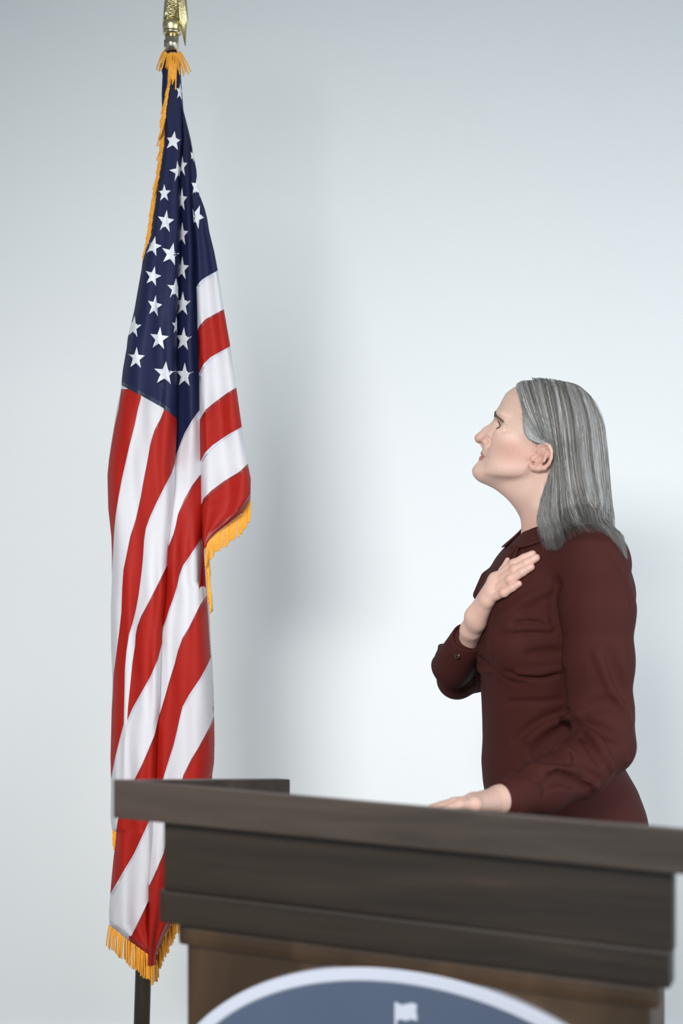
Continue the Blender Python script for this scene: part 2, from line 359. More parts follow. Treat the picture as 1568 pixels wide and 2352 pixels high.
LAY = {'A': (AXL, AXR, 118, 2196), 'B': (BXL, BXR, 241, 2219), 'C': (CXL, CXR, 333, 1260)}
def sst(a, b, x):
    t = np.clip((x - a) / (b - a), 0, 1); return t * t * (3 - 2 * t)
def depth(lay, x, y):
    xl, xr = ip(LAY[lay][0], y), ip(LAY[lay][1], y)
    w = np.maximum(xr - xl, 1e-3); s = np.clip((x - xl) / w, 0, 1)
    g = sst(120, 800, y); gw = np.clip(w / 110.0, 0.12, 1.1)
    wr = 0.0016 * np.sin(x * .085 + y * .011 + 1.3 * np.sin(y * .006)) + 0.0011 * np.sin(x * .16 - y * .017) * g
    if lay == 'A':
        d = 2.948 - 0.072 * g
        d = d + gw * 0.050 * np.clip((s - .80) / .20, 0, 1) ** 2 + gw * .045 * np.clip((.14 - s) / .14, 0, 1) ** 2
        d = d + gw * 0.010 * np.cos(2 * np.pi * (1.35 * s + .05)) * sst(200, 520, y)
        gx = np.interp(y, [300, 540, 700, 900, 1100], [386, 366, 363, 370, 352])
        d = d + .005 * np.exp(-((x - gx) / 5.0) ** 2) * sst(360, 480, y) * (1 - sst(900, 1050, y))
        gx2 = np.interp(y, [960, 1200, 1500, 1650, 1900], [330, 300, 286, 284, 276])
        d = d + .010 * (sst(gx2 - 6, gx2 + 5, x) - .5) * sst(1380, 1600, y) * -1.0
        d = d + .012 * (1 - sst(118, 180, y)) * (2 * s - 1) ** 2
        return d + wr * gw
    if lay == 'B':
        d = 2.952 - 0.012 * g
        rid = np.exp(-((s - .55) / .24) ** 2)
        d = d - rid * 0.024 * sst(300, 600, y) * (1 - sst(1000, 1240, y))
        lo = sst(1050, 1300, y)
        d = d - lo * 0.050 * np.sin(np.pi * np.clip(s * .8 + .18, 0, 1)) ** 1.0
        d = d + lo * 0.010 * np.cos(2 * np.pi * (1.6 * s + .25)) + lo * .03 * np.clip((s - .88) / .12, 0, 1) ** 2
        d = d - .03 * sst(1850, 2050, y) * (1 - s)
        return d + wr * .8
    d = 2.925 - .035 * g
    d = d + gw * .050 * np.clip((.16 - s) / .16, 0, 1) ** 2 + gw * .035 * np.clip((s - .86) / .14, 0, 1) ** 2
    d = d - gw * 0.008 * np.sin(2 * np.pi * (1.3 * s + .1))
    return d + wr * .8
def bound(lay, i, y):
    t = SEAM[lay].get(i)
    if t is None: return None
    return ip(t, y, lo=INF, hi=-INF)
def patch(lo, hi, ys, lay, off=0.0, n=9, V=None, F=None, edges=None):
    V = [] if V is None else V; F = [] if F is None else F
    prev = None; xl_, xr_ = ip(LAY[lay][0], ys), ip(LAY[lay][1], ys)
    for q_, (y, a, b) in enumerate(zip(ys, lo, hi)):
        if b - a <= 0.02: prev = None; continue
        xs = np.linspace(a, b, n); ds = depth(lay, xs, np.full(n, y)) - off
        base = len(V)
        for x, d in zip(xs, ds): V.append(at(x, y, d))
        if prev is not None:
            for k in range(n - 1): F.append((prev + k, base + k, base + k + 1, prev + k + 1))
        prev = base
        if edges is not None:
            if abs(a - xl_[q_]) < .01: edges.setdefault(lay + 'l', []).append(base)
            if abs(b - xr_[q_]) < .01: edges.setdefault(lay + 'r', []).append(base + n - 1)
    return V, F
def join_folds(edges, F):             # the cloth runs on from fold to fold
    for p, q in (('Ar', 'Bl'), ('Br', 'Cl')):
        if p in edges and q in edges and len(edges[p]) > 1 and len(edges[q]) > 1:
            e1, e2 = edges[p], edges[q]; K = max(len(e1), len(e2))
            i1 = [e1[int(round(k * (len(e1) - 1) / (K - 1)))] for k in range(K)]; i2 = [e2[int(round(k * (len(e2) - 1) / (K - 1)))] for k in range(K)]
            for k in range(K - 1):
                f = []
                for v in (i1[k], i1[k + 1], i2[k + 1], i2[k]):
                    if v not in f: f.append(v)
                if len(f) > 2: F.append(tuple(f))
flag = empty('flag', tuple(pole(at(0, 125, PY)[2]))); tag(flag, 'red, white and blue flag with stars, stripes and gold fringe hanging in folds', 'flag')
STEP = 2.5
def region(lay, i, y, seam=False):
    xl, xr = ip(LAY[lay][0], y), ip(LAY[lay][1], y)
    lo, hi = xl.copy(), xr.copy()
    a, b = bound(lay, i - 1, y), bound(lay, i, y)
    if a is not None: lo = np.maximum(lo, a)
    if b is not None: hi = np.minimum(hi, b)
    if lay == 'A': hi = np.minimum(hi, np.where(y < 963, acx(y), INF))
    if seam:
        c = np.minimum(ip(SEAM[lay][i - 1], y - 9, lo=INF, hi=-INF), ip(SEAM[lay][i - 1], y, lo=INF, hi=-INF) + 9)
        hi = np.minimum(hi, c)
    return lo, hi
cV, cF = [], []; cE = {}
ys = np.arange(118, 963.1, STEP)
lo = np.maximum(ip(AXL, ys), acx(ys)); patch(lo, ip(AXR, ys), ys, 'A', 0, 15, cV, cF, cE)
for lay in 'BC':
    ys = np.arange(LAY[lay][2], 1075, STEP)
    lo, hi = ip(LAY[lay][0], ys), np.minimum(ip(LAY[lay][1], ys), bound(lay, 7, ys))
    patch(lo, hi, ys, lay, 0, 13, cV, cF, cE)
join_folds(cE, cF)
canton = mesh_obj('canton', cV, cF, M_blue, flag)
for i in range(4, 14):
    V, F = [], []; sV, sF = [], []; E_ = {}
    for lay in 'ABC':
        ys = np.arange(LAY[lay][2], LAY[lay][3] + .1, STEP)
        if lay in 'BC' and i < 8: continue
        lo, hi = region(lay, i, ys); patch(lo, hi, ys, lay, 0, 11, V, F, E_)
        if (i - 1) in SEAM[lay]:
            lo, hi = region(lay, i, ys, True); sV.append((lo, hi, ys, lay))
    join_folds(E_, F)
    st = mesh_obj('stripe', V, F, M_red if i % 2 else M_wht, flag)
    for lo, hi, ys, lay in sV:
        v_, f_ = patch(lo, hi, ys, lay, 0.0005, 3)
        if f_: mesh_obj('seam', v_, f_, M_seamr if i % 2 else M_seamw, st)
    if i == 13:
        ys = np.arange(1120, 1259, STEP); mesh_obj('hem', *patch(np.maximum(ip(CXL, ys), ip(CXR, ys + 17)), ip(CXR, ys), ys, 'C', .0009, 4), M_seamr, st)
        ys = np.arange(2060, 2219, STEP); mesh_obj('hem', *patch(np.maximum(ip(BXL, ys), ip(BXR, ys + 24)), ip(BXR, ys), ys, 'B', .0009, 4), M_seamr, st)
        ys = np.arange(2150, 2195, STEP); mesh_obj('hem', *patch(np.maximum(ip(AXL, ys), 296), ip(AXL, ys + 14), ys, 'A', .0009, 4), M_seamr, st)
    if i == 12:
        V, F = [], []
        ys = np.arange(2112, 2162, STEP); patch(ip(AXL, ys), np.minimum(ip(AXL, ys + 13), 296), ys, 'A', .0009, 4, V, F)
        mesh_obj('hem', V, F, M_seamw, st)
ys = np.arange(868, 963, STEP)
V, F = patch(np.maximum(ip(AXL, ys), acx(ys)), np.minimum(ip(AXR, ys), ip(ACE, ys + 10, hi=INF)), ys, 'A', .0006, 7)
mesh_obj('seam', V, F, M_seamb, canton)
# stars: raised, each its own mesh lying on its fold
STARS = [('A',398,324,22,8,.95),('A',411,394,24,-10,.9),('A',377,444,20,0,.75),('A',380.5,509,26,8,.72),('A',351.5,566,23,14,.82),('A',392.7,584,26,14,.88),
 ('A',351,635,23,14,.80),('A',403,664,24,4,.8),('A',355,703,25,10,.66),('A',306.5,751,25,8,.70),('A',365.5,778,26,6,.82),('A',312.5,823,25,4,.78),('A',378.5,858,27,6,.95),
 ('A',405,748,20,0,.5),
 ('B',417.5,381,25,4,.5),('B',417,459,27,4,.45),('B',417.5,538,27,4,.52),('B',417.5,617,27,4,.58),('B',419,699,28,2,.66),('B',421,780,27,4,.70),('B',423.5,862,28,2,.72),
 ('C',450,498,27,22,.85),('C',453,430,24,10,.8),('C',443,358,14,20,.6),('A',413,211,20,8,.45)]
for lay, cx, cy, R, rot, sx in STARS:
    pts = []
    for k in range(10):
        r = R * 1.06 if k % 2 == 0 else R * 0.42
        an = math.radians(rot + 36 * k)
        pts.append((cx + sx * r * math.sin(an), cy - r * math.cos(an)))
    rows = [[(cx + (x - cx) * q, cy + (y - cy) * q) for x, y in pts] for q in (0.02, .35, .7, 1.0, 1.0)]
    offs = [0.0032, 0.0030, 0.0024, 0.0018, 0.0]
    V = []
    for row, of in zip(rows, offs):
        for x, y in row:
            a = float(ip(LAY[lay][0], np.array([y]))[0]); b = float(ip(LAY[lay][1], np.array([y]))[0])
            xx = min(max(x, a + .3), b - .3)
            V.append(at(xx, y, float(depth(lay, np.array([xx]), np.array([y]))[0]) - of))
    F = []
    for q in range(4):
        for k in range(10):
            k2 = (k + 1) % 10; F.append((q * 10 + k, q * 10 + k2, (q + 1) * 10 + k2, (q + 1) * 10 + k))
    mesh_obj('star', V, F, M_star, canton, smooth=False)
# bullion fringe
fV, fF = [], []
def cord(px, py, d, dx, dy, ln, r=0.00150, sway=0.0):
    n = max(6, int(ln / 2.6)); P = []; R = []
    ph = rng.uniform(0, 6)
    for k in range(n + 1):
        t = k / n
        P.append(at(px + dx * ln * (t + .25 * t * (1 - t)) + sway * math.sin(t * 3 + ph), py + dy * ln * t, d - 0.0015 * math.sin(t * 3.1)))
        R.append(r * (1.12 if k % 2 else 0.86))
    tube(P, R, 5, True, fV, fF)
def along(path, spacing, fn):
    path = np.array(path, float); seg = np.hypot(*np.diff(path, axis=0).T); cum = np.r_[0, np.cumsum(seg)]
    for s in np.arange(0, cum[-1], spacing):
        fn(np.interp(s, cum, path[:, 0]) + rng.normal(0, .4), np.interp(s, cum, path[:, 1]), s / cum[-1])
def dep1(lay, x, y): return float(depth(lay, np.array([float(x)]), np.array([float(y)]))[0])
along([(402,135),(397,160),(391,185),(386,215),(381,250),(378,291),(376,335),(368,386),(359.5,439),(350.6,501),(347,534),(337,560)], 2.6,
      lambda x, y, f: cord(x, y, dep1('A', x, y) - .004, -.26 + rng.normal(0, .05), .97, rng.uniform(34, 48)))
for k in range(34):                                   # tuft around the pole top
    f = k / 33 * 2 - 1
    cord(394 + f * 20, 119 + 4 * (1 - abs(f)) + rng.normal(0, 1.5), PY - .0175 * math.sqrt(max(0.05, 1 - f * f)) - .003, f * .42 + rng.normal(0, .07), 1, rng.uniform(26, 46) + 14 * max(0, f))
for k in range(16): cord(398 + rng.normal(0, 5), 124 + k * 1.6, PY - .026, -.05 + rng.normal(0, .05), 1, rng.uniform(38, 60))
along([(575,1150),(556,1179),(523,1205),(498,1223),(480,1241),(471,1258)], 3.4, lambda x, y, f: cord(x, y, dep1('C', min(x, 572), min(y, 1255)) + .001, rng.normal(-.02, .02), 1, rng.uniform(42, 50)))
along([(470,1250),(472,1300),(477,1348),(480,1362)], 2.0, lambda x, y, f: cord(x + 3 + rng.uniform(-3, 7) * (1 - .7 * f), y, 2.905 + rng.uniform(0, .012), .05 + rng.normal(0, .03), 1, rng.uniform(42, 54)))
along([(258,1903),(268,1914)], 2.6, lambda x, y, f: cord(x + 1, y, 2.925, .02, 1, rng.uniform(38, 48)))
along([(251.4,2125),(297,2161),(340,2192)], 2.9, lambda x, y, f: cord(x, y, dep1('A', x, y) + .001, -.08 * (1 - f) + rng.normal(0, .03), 1, rng.uniform(44, 52) + 12 * f))
for k in range(16): cord(324 + k * 1.2, 2180 + k * .8, 2.905, .08 + rng.normal(0, .03), 1, rng.uniform(52, 66))
along([(346,2219),(357,2216),(360,2192),(377,2153),(391,2125),(412,2090)], 3.0, lambda x, y, f: cord(x + 1, y, dep1('B', x, y) + .001, .03 + rng.normal(0, .04), 1, rng.uniform(38, 46)))
tag(mesh_obj('fringe', fV, fF, M_fringe, flag), label='gold bullion fringe', kind='stuff')
bpy.context.view_layer.update(); under(flag)

# ------------------------------------------------------------------ implicit surfaces: sample, then mesh with surface nets
def surface_nets(Fv, org, h):
    S = Fv < 0
    c = np.zeros(tuple(np.array(Fv.shape) - 1), dtype=np.int8)
    nx, ny, nz = Fv.shape
    for i in (0, 1):
        for j in (0, 1):
            for k in (0, 1): c += S[i:nx - 1 + i, j:ny - 1 + j, k:nz - 1 + k]
    act = (c > 0) & (c < 8)
    idx = np.argwhere(act); ids = np.full(act.shape, -1, dtype=np.int32); ids[act] = np.arange(len(idx))
    acc = np.zeros((len(idx), 3)); cnt = np.zeros(len(idx))
    C8 = [(i, j, k) for i in (0, 1) for j in (0, 1) for k in (0, 1)]
    fv = {cc: Fv[idx[:, 0] + cc[0], idx[:, 1] + cc[1], idx[:, 2] + cc[2]] for cc in C8}
    for a in C8:
        for ax in range(3):
            if a[ax] == 1: continue
            b = list(a); b[ax] = 1; b = tuple(b)
            fa, fb = fv[a], fv[b]; m = (fa < 0) != (fb < 0)
            t = fa[m] / (fa[m] - fb[m])
            p = np.tile(np.array(a, float), (m.sum(), 1)); p[:, ax] = t
            acc[m] += p; cnt[m] += 1
    V = (acc / np.maximum(cnt, 1)[:, None] + idx) * h + org
    Q = []
    for ax in range(3):
        sl0 = [slice(1, -1)] * 3; sl1 = [slice(1, -1)] * 3
        sl0[ax] = slice(0, -1); sl1[ax] = slice(1, None)
        s0, s1 = S[tuple(sl0)], S[tuple(sl1)]
        e = np.argwhere(s0 != s1)
        if not len(e): continue
        off = np.ones(3, int); off[ax] = 0
        inside = s0[e[:, 0], e[:, 1], e[:, 2]]
        e = e + off
        o1, o2 = [(1, 2), (2, 0), (0, 1)][ax]
        def cid(d1, d2):
            q = e.copy(); q[:, o1] -= d1; q[:, o2] -= d2
            return ids[q[:, 0], q[:, 1], q[:, 2]]
        quad = np.stack([cid(1, 1), cid(0, 1), cid(0, 0), cid(1, 0)], 1)
        quad[~inside] = quad[~inside][:, ::-1]
        Q.append(quad)
    Q = np.concatenate(Q); Q = Q[(Q >= 0).all(1)]
    return V, Q
def mesh_field(f, lo, hi, h, B=8, margin=2.2):
    lo = np.array(lo, float); hi = np.array(hi, float)
    nb = np.ceil((hi - lo) / (h * B)).astype(int)
    cen = [lo[i] + (np.arange(nb[i]) * B + (B - 1) / 2) * h for i in range(3)]
    X, Y, Z = np.meshgrid(*cen, indexing='ij')
    fc = f(X.ravel(), Y.ravel(), Z.ravel())
    Fv = np.repeat(np.repeat(np.repeat(fc.reshape(nb).astype(np.float32), B, 0), B, 1), B, 2)
    act = np.argwhere(np.abs(fc.reshape(nb)) < margin * B * h * 0.87)
    o = np.arange(B); ox, oy, oz = [q.ravel() for q in np.meshgrid(o, o, o, indexing='ij')]
    CH = 1200
    for st in range(0, len(act), CH):
        a = act[st:st + CH]
        ix = (a[:, 0:1] * B + ox).ravel(); iy = (a[:, 1:2] * B + oy).ravel(); iz = (a[:, 2:3] * B + oz).ravel()
        Fv[ix, iy, iz] = f(lo[0] + ix * h, lo[1] + iy * h, lo[2] + iz * h)
    return surface_nets(Fv, lo, h)
def smin(a, b, k):
    hh = np.clip(0.5 + 0.5 * (b - a) / k, 0, 1); return b + (a - b) * hh - k * hh * (1 - hh)
def smax(a, b, k): return -smin(-a, -b, k)
def seg(x, y, z, A, Bp, ra, rb):
    A = np.asarray(A, float); D = np.asarray(Bp, float) - A; L2 = max(D @ D, 1e-12)
    t = np.clip(((x - A[0]) * D[0] + (y - A[1]) * D[1] + (z - A[2]) * D[2]) / L2, 0, 1)
    return np.sqrt((x - A[0] - D[0] * t) ** 2 + (y - A[1] - D[1] * t) ** 2 + (z - A[2] - D[2] * t) ** 2) - (ra + (rb - ra) * t)
def chain(x, y, z, P, R, k=0.0):
    d = None
    for i in range(len(P) - 1):
        e = seg(x, y, z, P[i], P[i + 1], R[i], R[i + 1])
        d = e if d is None else (smin(d, e, k) if k else np.minimum(d, e))
    return d
def ell(x, y, z, C, R):
    R = np.asarray(R, float)
    q = np.sqrt(((x - C[0]) / R[0]) ** 2 + ((y - C[1]) / R[1]) ** 2 + ((z - C[2]) / R[2]) ** 2)
    return (q - 1) * R.min()
def local_op(f, x, y, z, lo, hi, fn):
    """apply fn(f, x, y, z) only inside a box"""
    m = (x > lo[0]) & (x < hi[0]) & (y > lo[1]) & (y < hi[1]) & (z > lo[2]) & (z < hi[2])
    if m.any():
        f = f.copy(); f[m] = fn(f[m], x[m], y[m], z[m])
    return f
def dense(t, n=600, sm=6):
    """smooth lookup table from rows (key, value...)"""
    t = np.array(t, float); t = t[np.argsort(t[:, 0])]
    k = np.linspace(t[0, 0], t[-1, 0], n); out = [k]
    ker = np.exp(-0.5 * (np.arange(-3 * sm, 3 * sm + 1) / sm) ** 2); ker /= ker.sum()
    for c in range(1, t.shape[1]):
        v = np.interp(k, t[:, 0], t[:, c])
        v = np.convolve(np.r_[2 * v[0] - v[3 * sm:0:-1], v, 2 * v[-1] - v[-2:-3 * sm - 2:-1]], ker, 'valid')
        out.append(v)
    return out

# ------------------------------------------------------------------ the woman: frame (a right, t towards the viewer, z up)
WX, WY = (1260 - CX) / FPX * 2.72, 2.72
_g = np.array([WX, WY]) / math.hypot(WX, WY)
ER = np.array([_g[1], -_g[0]]); ET = -_g
def w2l(P): d = np.asarray(P)[..., :2] - np.array([WX, WY]); return np.stack([d @ ER, d @ ET, np.asarray(P)[..., 2]], -1)
def l2w(Q):
    Q = np.asarray(Q, float); xy = np.array([WX, WY]) + Q[..., 0:1] * ER + Q[..., 1:2] * ET
    return np.concatenate([xy, Q[..., 2:3]], -1)
CAML = w2l(np.array([0, 0, CAMZ]))
def W(px, py, t=0.0):                 # frame point at distance t towards the viewer from the woman's mid plane -> local
    d = np.array([(px - CX) / FPX, 1.0, -(py - CY) / FPX])
    dl = np.array([d[:2] @ ER, d[:2] @ ET, d[2]])
    k = (t - CAML[1]) / dl[1]
    return CAML + dl * k
def surf(px, py, f, off=0.0, t0=0.5, t1=-0.4):
    """first point of the field seen at a pixel, lifted by off"""
    n = 260; ts = np.linspace(t0, t1, n)
    P = np.array([W(px, py, t) for t in ts])
    v = f(P[:, 0], P[:, 1], P[:, 2]) - off
    i = np.argmax(v < 0)
    if not (v < 0).any(): return P[np.argmin(v)]
    if i == 0: return P[0]
    k = v[i - 1] / (v[i - 1] - v[i]); return P[i - 1] + (P[i] - P[i - 1]) * k

# ---- head
TAU = math.radians(20); ct, stt = math.cos(TAU), math.sin(TAU)
HO = W(1240, 985, 0)
def to_head(a, t, z):
    da, dz = a - HO[0], z - HO[2]
    return -da * ct + dz * stt, t - HO[1], da * stt + dz * ct     # u forward, w to the left side, v up
def H(px, py, w=0.0):
    p = W(px, py, w); u, ww, v = to_head(p[0], p[1], p[2]); return np.array([u, ww, v])
PROF = [(1183,888),(1172,895),(1161,904),(1153,918),(1146,932),(1140,949),(1137,958),(1134.5,966),(1134,973),(1134,984),(1131,995),(1125,1008),(1115,1020),(1108.6,1027.7),(1106.8,1033),(1106,1039),(1106.5,1044),(1107,1047),(1105,1051),(1103,1056),(1101.5,1061),(1098.8,1065.6),(1093,1072.6),(1087.5,1079.6),(1086,1086.6),(1088,1093.6),(1096,1101)]
_pf = np.array([H(*p)[[2, 0]] for p in PROF])
_top = np.array([(.0855, .012), (.082, .032), (.074, .053), (.066, .066)])
_bot = np.array([(_pf[-1, 0] - .006, _pf[-1, 1] - .022), (_pf[-1, 0] - .010, _pf[-1, 1] - .05)])
_pf = np.concatenate([_top, _pf[_pf[:, 0] < .062], _bot]); _pf = _pf[np.argsort(_pf[:, 0])]
PK, PU = dense(_pf, 900, 5)
BK, BU, BW, BC = dense([(-.150,.000,.020,.02),(-.142,.000,.030,.02),(-.130,-.004,.040,.018),(-.115,-.012,.048,.012),(-.100,-.022,.0535,.006),(-.08,-.045,.0585,0),(-.06,-.07,.0625,-.004),(-.04,-.085,.0665,-.008),(-.02,-.094,.0705,-.010),(0,-.097,.0735,-.012),(.02,-.094,.0735,-.014),(.041,-.087,.069,-.014),(.06,-.074,.0585,-.012),(.07,-.063,.049,-.012),(.078,-.048,.037,-.010),(.084,-.03,.019,-.01),(.0865,-.015,.004,-.008)], 900, 10)
VMIN = float(H(1096, 1101)[2]) - .001
EYE = H(1158.5, 983.5, .0315)
CREASE = []                            # (points in head coordinates, radius, blend), filled once the plain head is known
def head_field(a, t, z):
    u, w, v = to_head(a, t, z); aw = np.abs(w)
    uF = np.interp(v, PK, PU); uB = np.interp(v, BK, BU); Wd = np.interp(v, BK, BW); uc = np.interp(v, BK, BC)
    A = np.where(u > uc, np.maximum(uF - uc, .004), np.maximum(uc - uB, .004))
    ex = np.interp(v, [-.15, -.12, -.10, -.075, -.05, -.025, 0, .03], [1.95, 1.92, 1.84, 1.76, 1.78, 1.95, 2.1, 2.15])
    r = ((np.abs(u - uc) / A) ** ex + (aw / np.maximum(Wd, .003)) ** ex) ** (1 / ex)
    f = (r - 1) * np.minimum(np.minimum(A, Wd), .06)
    f = smin(f, ell(u, aw, v, (.022, .044, -.086), (.028, .011, .022)), .032)
    f = smax(f, (VMIN - v) + 0.42 * np.clip(.070 - u, 0, .2), .024)       # underside rising to the jaw angle
    f = smax(f, v - .0858, .004)
    # cheekbone, brow ridge, jaw muscle
    f = smin(f, ell(u, aw, v, (.048, .044, -.040), (.022, .016, .016)), .034)
    f = smin(f, ell(u, aw, v, (.073, .026, .0005), (.012, .024, .009)), .014)
    # eye socket, lids
    e = EYE
    f = smax(f, -ell(u, aw, v, (e[0] + .014, e[1] + .001, e[2] + .002), (.011, .018, .0105)), .008)
    f = smin(f, ell(u, aw, v, (e[0] + .0005, e[1], e[2]), (.0133, .0150, .0128)), .004)
    f = smax(f, -ell(u, aw, v, (e[0] + .0125, e[1] + .001, e[2] + .0004), (.010, .0122, .0036)), .0012)
    sv = H(1129, 1005); f = smax(f, -ell(u, aw, v, (sv[0] + .004, .0285, sv[2]), (.011, .0085, .0135)), .015)
    # nose
    n1, n2, n3 = H(1139, 972), H(1118, 990), H(1101, 1006.5)
    nose = chain(u, w, v, [n1, n2, n3], [.0065, .0080, .0100], .006)
    side = chain(u, aw, v, [H(1141, 978, .006), H(1127, 1000, .010)], [.006, .009])
    nose = smin(nose, side, .01)
    al = H(1116.5, 1016.5); nose = smin(nose, ell(u, aw, v, (al[0], .0132, al[2]), (.0088, .0066, .0082)), .003)
    co = H(1105, 1019); nose = smin(nose, seg(u, w, v, n3, (co[0] - .004, 0, co[2]), .0065, .0048), .004)
    f = smin(f, nose, .007)
    ns = H(1104.5, 1018.5); f = smax(f, -ell(u, aw, v, (ns[0], .0098, ns[2]), (.0070, .0062, .0026)), .0015)
    # lips
    mcx, mcy = 1122.0, 1054.5; wc = .0262
    def lip(px, py, r0, r1, bulge):
        P = []; R = []
        for q in np.linspace(0, 1, 6):
            b = H(px + (mcx - px) * q ** 2.0, py + (mcy - py) * q ** 1.4); P.append((b[0], wc * q, b[2])); R.append(r0 + (r1 - r0) * q ** 1.5)
        return P, R
    P, R = lip(1109.3, 1042.0, .0048, .0018, 0); f = smin(f, chain(u, aw, v, P, R), .004)
    P, R = lip(1106.8, 1053.0, .0058, .0018, 0); f = smin(f, chain(u, aw, v, P, R), .004)
    P, R = lip(1103.5, 1047.0, .0010, .0010, 0); P.append((P[-1][0] - .003, wc + .002, P[-1][2] - .0005)); R.append(.0006)
    f = smax(f, -chain(u, aw, v, P, R), .0022)
    # philtrum hint and chin crease
    f = smin(f, ell(u, w, v, H(1107, 1083), (.0135, .017, .0135)), .014)
    # ears
    def E3(px, py, dw=0.0):
        b = H(px, py); return (b[0], .0655 + .020 * np.clip((px - 1218) / 50.0, -.1, 1.1) + dw, b[2])
    plate = chain(u, aw, v, [E3(1236, 1072, -.001), E3(1240, 1056, -.002), E3(1252, 1045, -.002), E3(1250, 1034, -.002)], [.0075, .0105, .0115, .0095])
    pl = np.abs(aw - (.0655 + .020 * np.clip(((HO[0] + (-u * ct + v * stt)) - W(1218, 1050)[0]) / .0415, -.2, 1.2) - .002)) - .0032
    plate = smax(plate, pl, .003)
    ear = smin(plate, chain(u, aw, v, [E3(1235, 1040, -.002), E3(1238, 1029), E3(1250, 1022.5, .001), E3(1261, 1028, .002), E3(1265.5, 1041, .002), E3(1265, 1056, .001), E3(1260, 1068), E3(1250, 1077.5)], [.0028, .0034, .0036, .0038, .0038, .0036, .0034, .0040]), .003)
    ear = smin(ear, chain(u, aw, v, [E3(1248, 1078), E3(1236, 1079.5, .001), E3(1224, 1078, .001), E3(1219, 1071)], [.0042, .0058, .0055, .0040]), .004)
    ear = smin(ear, chain(u, aw, v, [E3(1256, 1034, .001), E3(1254, 1048, .003), E3(1249, 1062, .003), E3(1238, 1067, .002)], [.0022, .0030, .0032, .0026]), .003)
    ear = smin(ear, ell(u, aw, v, E3(1224, 1056, .0015), (.0048, .0042, .0065)), .004)
    c0 = E3(1238, 1056, .004); ear = smax(ear, -ell(u, aw, v, c0, (.0072, .0062, .0085)), .003)
    c1 = E3(1247, 1034, .004); ear = smax(ear, -chain(u, aw, v, [c1, E3(1259, 1044, .004)], [.0030, .0022]), .003)
    f = smin(f, ear, .0035)
    # neck
    f = smin(f, chain(a, t, z, [W(1258, 1085, 0), W(1250, 1130, 0), W(1262, 1180, 0), W(1274, 1245, 0)], [.052, .0545, .054, .058], .01), .022)
    f = smin(f, seg(a, t, z, W(1118, 1090, 0), W(1208, 1122, 0), .013, .040), .024)
    for P, R, k in CREASE: f = local_op(f, u, aw, v, np.min(P, 0) - .012, np.max(P, 0) + .012, lambda q, x, y, zz: smax(q, -chain(x, y, zz, P, R), k))
    # neck muscle
    f = smin(f, chain(a, np.abs(t), z, [W(1262, 1085, 0) + [0, .046, 0], W(1236, 1165, 0) + [0, .046, 0], W(1215, 1228, 0) + [0, .018, 0]], [.012, .011, .010]), .024)
    return f

_cr = []
for pl, r, k, off in ([(1118.5,1004),(1123,1009),(1124.5,1016.5),(1122.5,1023),(1117.5,1025.5)], .0017, .0035, .0006), ([(1099,1017.5),(1104,1017.5),(1109,1019.5)], .0016, .0012, .0000), \
        ([(1104,1046.5),(1109,1047.6),(1114,1049.8),(1119,1052),(1123.5,1054.8)], .0013, .0016, .0003), \
        ([(1147,963),(1153.5,967.5),(1159,975),(1161,981)], .0011, .003, .0004), ([(1161,987),(1170,991)], .0012, .004, .0007), ([(1146,990.5),(1153,992),(1160,990)], .0014, .005, .0007):
    P = []
    for q in np.linspace(0, len(pl) - 1, 3 * len(pl) - 2):
        x = np.interp(q, range(len(pl)), [p[0] for p in pl]); y = np.interp(q, range(len(pl)), [p[1] for p in pl])
        p = surf(x, y, head_field, 0, .12, -.02); P.append(np.array(to_head(p[0], p[1], p[2])) + np.array([0, off, 0]))
    n = len(P); _cr.append((np.array(P), [r * (.45 + .55 * math.sin(math.pi * (.15 + .7 * i / (n - 1)))) for i in range(n)], k))
CREASE += _cr

# ---- dress
YAW = math.radians(18); TF = np.array([-math.cos(YAW), math.sin(YAW)]); TL = np.array([math.sin(YAW), math.cos(YAW)])
TORSO = [(1196,1206,1330,.046),(1215,1202,1336,.054),(1235,1184,1366,.086),(1255,1162,1404,.126),(1280,1141,1432,.150),(1310,1124,1444,.158),(1340,1110,1453,.160),(1365,1098,1456,.160),(1400,1098,1450,.158),(1430,1098,1442,.156),(1460,1095,1434,.155),(1490,1093,1425,.152),(1520,1096,1418,.147),(1550,1103,1410,.141),(1600,1107,1400,.134),(1650,1109,1396,.131),(1700,1110,1402,.136),(1750,1107,1428,.150),(1800,1111,1458,.166),(1850,1120,1477,.177),(1890,1126,1485,.181),(1950,1128,1490,.183),(2050,1130,1490,.183),(2200,1128,1496,.186),(2352,1124,1506,.192),(2480,1118,1516,.200)]
_tt = []
for y, xl, xr, wd in TORSO:
    p, q = W(xl, y, 0), W(xr, y, 0); E_ = (q[0] - p[0]) / 2
    _tt.append((p[2], (p[0] + q[0]) / 2, math.sqrt(max(E_ ** 2 - (wd * math.sin(YAW)) ** 2, .02 ** 2)) / math.cos(YAW), wd))
TK, TA, TD, TW = dense(_tt, 900, 5)
def torso_axis(z): return np.interp(z, TK, TA)
ZTOP, ZHEM = W(1260, 1221, 0)[2], 0.40
def tpt(fw, lt, py):                  # point in the torso: forward, left, at the height of a frame row
    z = W(1260, py, 0)[2]; c = float(torso_axis(z)); q = TF * fw + TL * lt
    return np.array([c + q[0], q[1], z])
ARM = [W(1358, 1298, .135), W(1372, 1400, .172), W(1374, 1520, .185), W(1378, 1640, .195), W(1392, 1712, .222), W(1330, 1765, .280), W(1240, 1806, .362), W(1172, 1832, .432)]
ARMR = [.066, .064, .0600, .0560, .0475, .0480, .0440, .0305]
FARM = [tpt(-.012, -.135, 1290), tpt(.02, -.175, 1400), W(1090, 1535, -.165), W(1049, 1560, -.125), W(1043, 1520, -.060), W(1066, 1476, .004)]
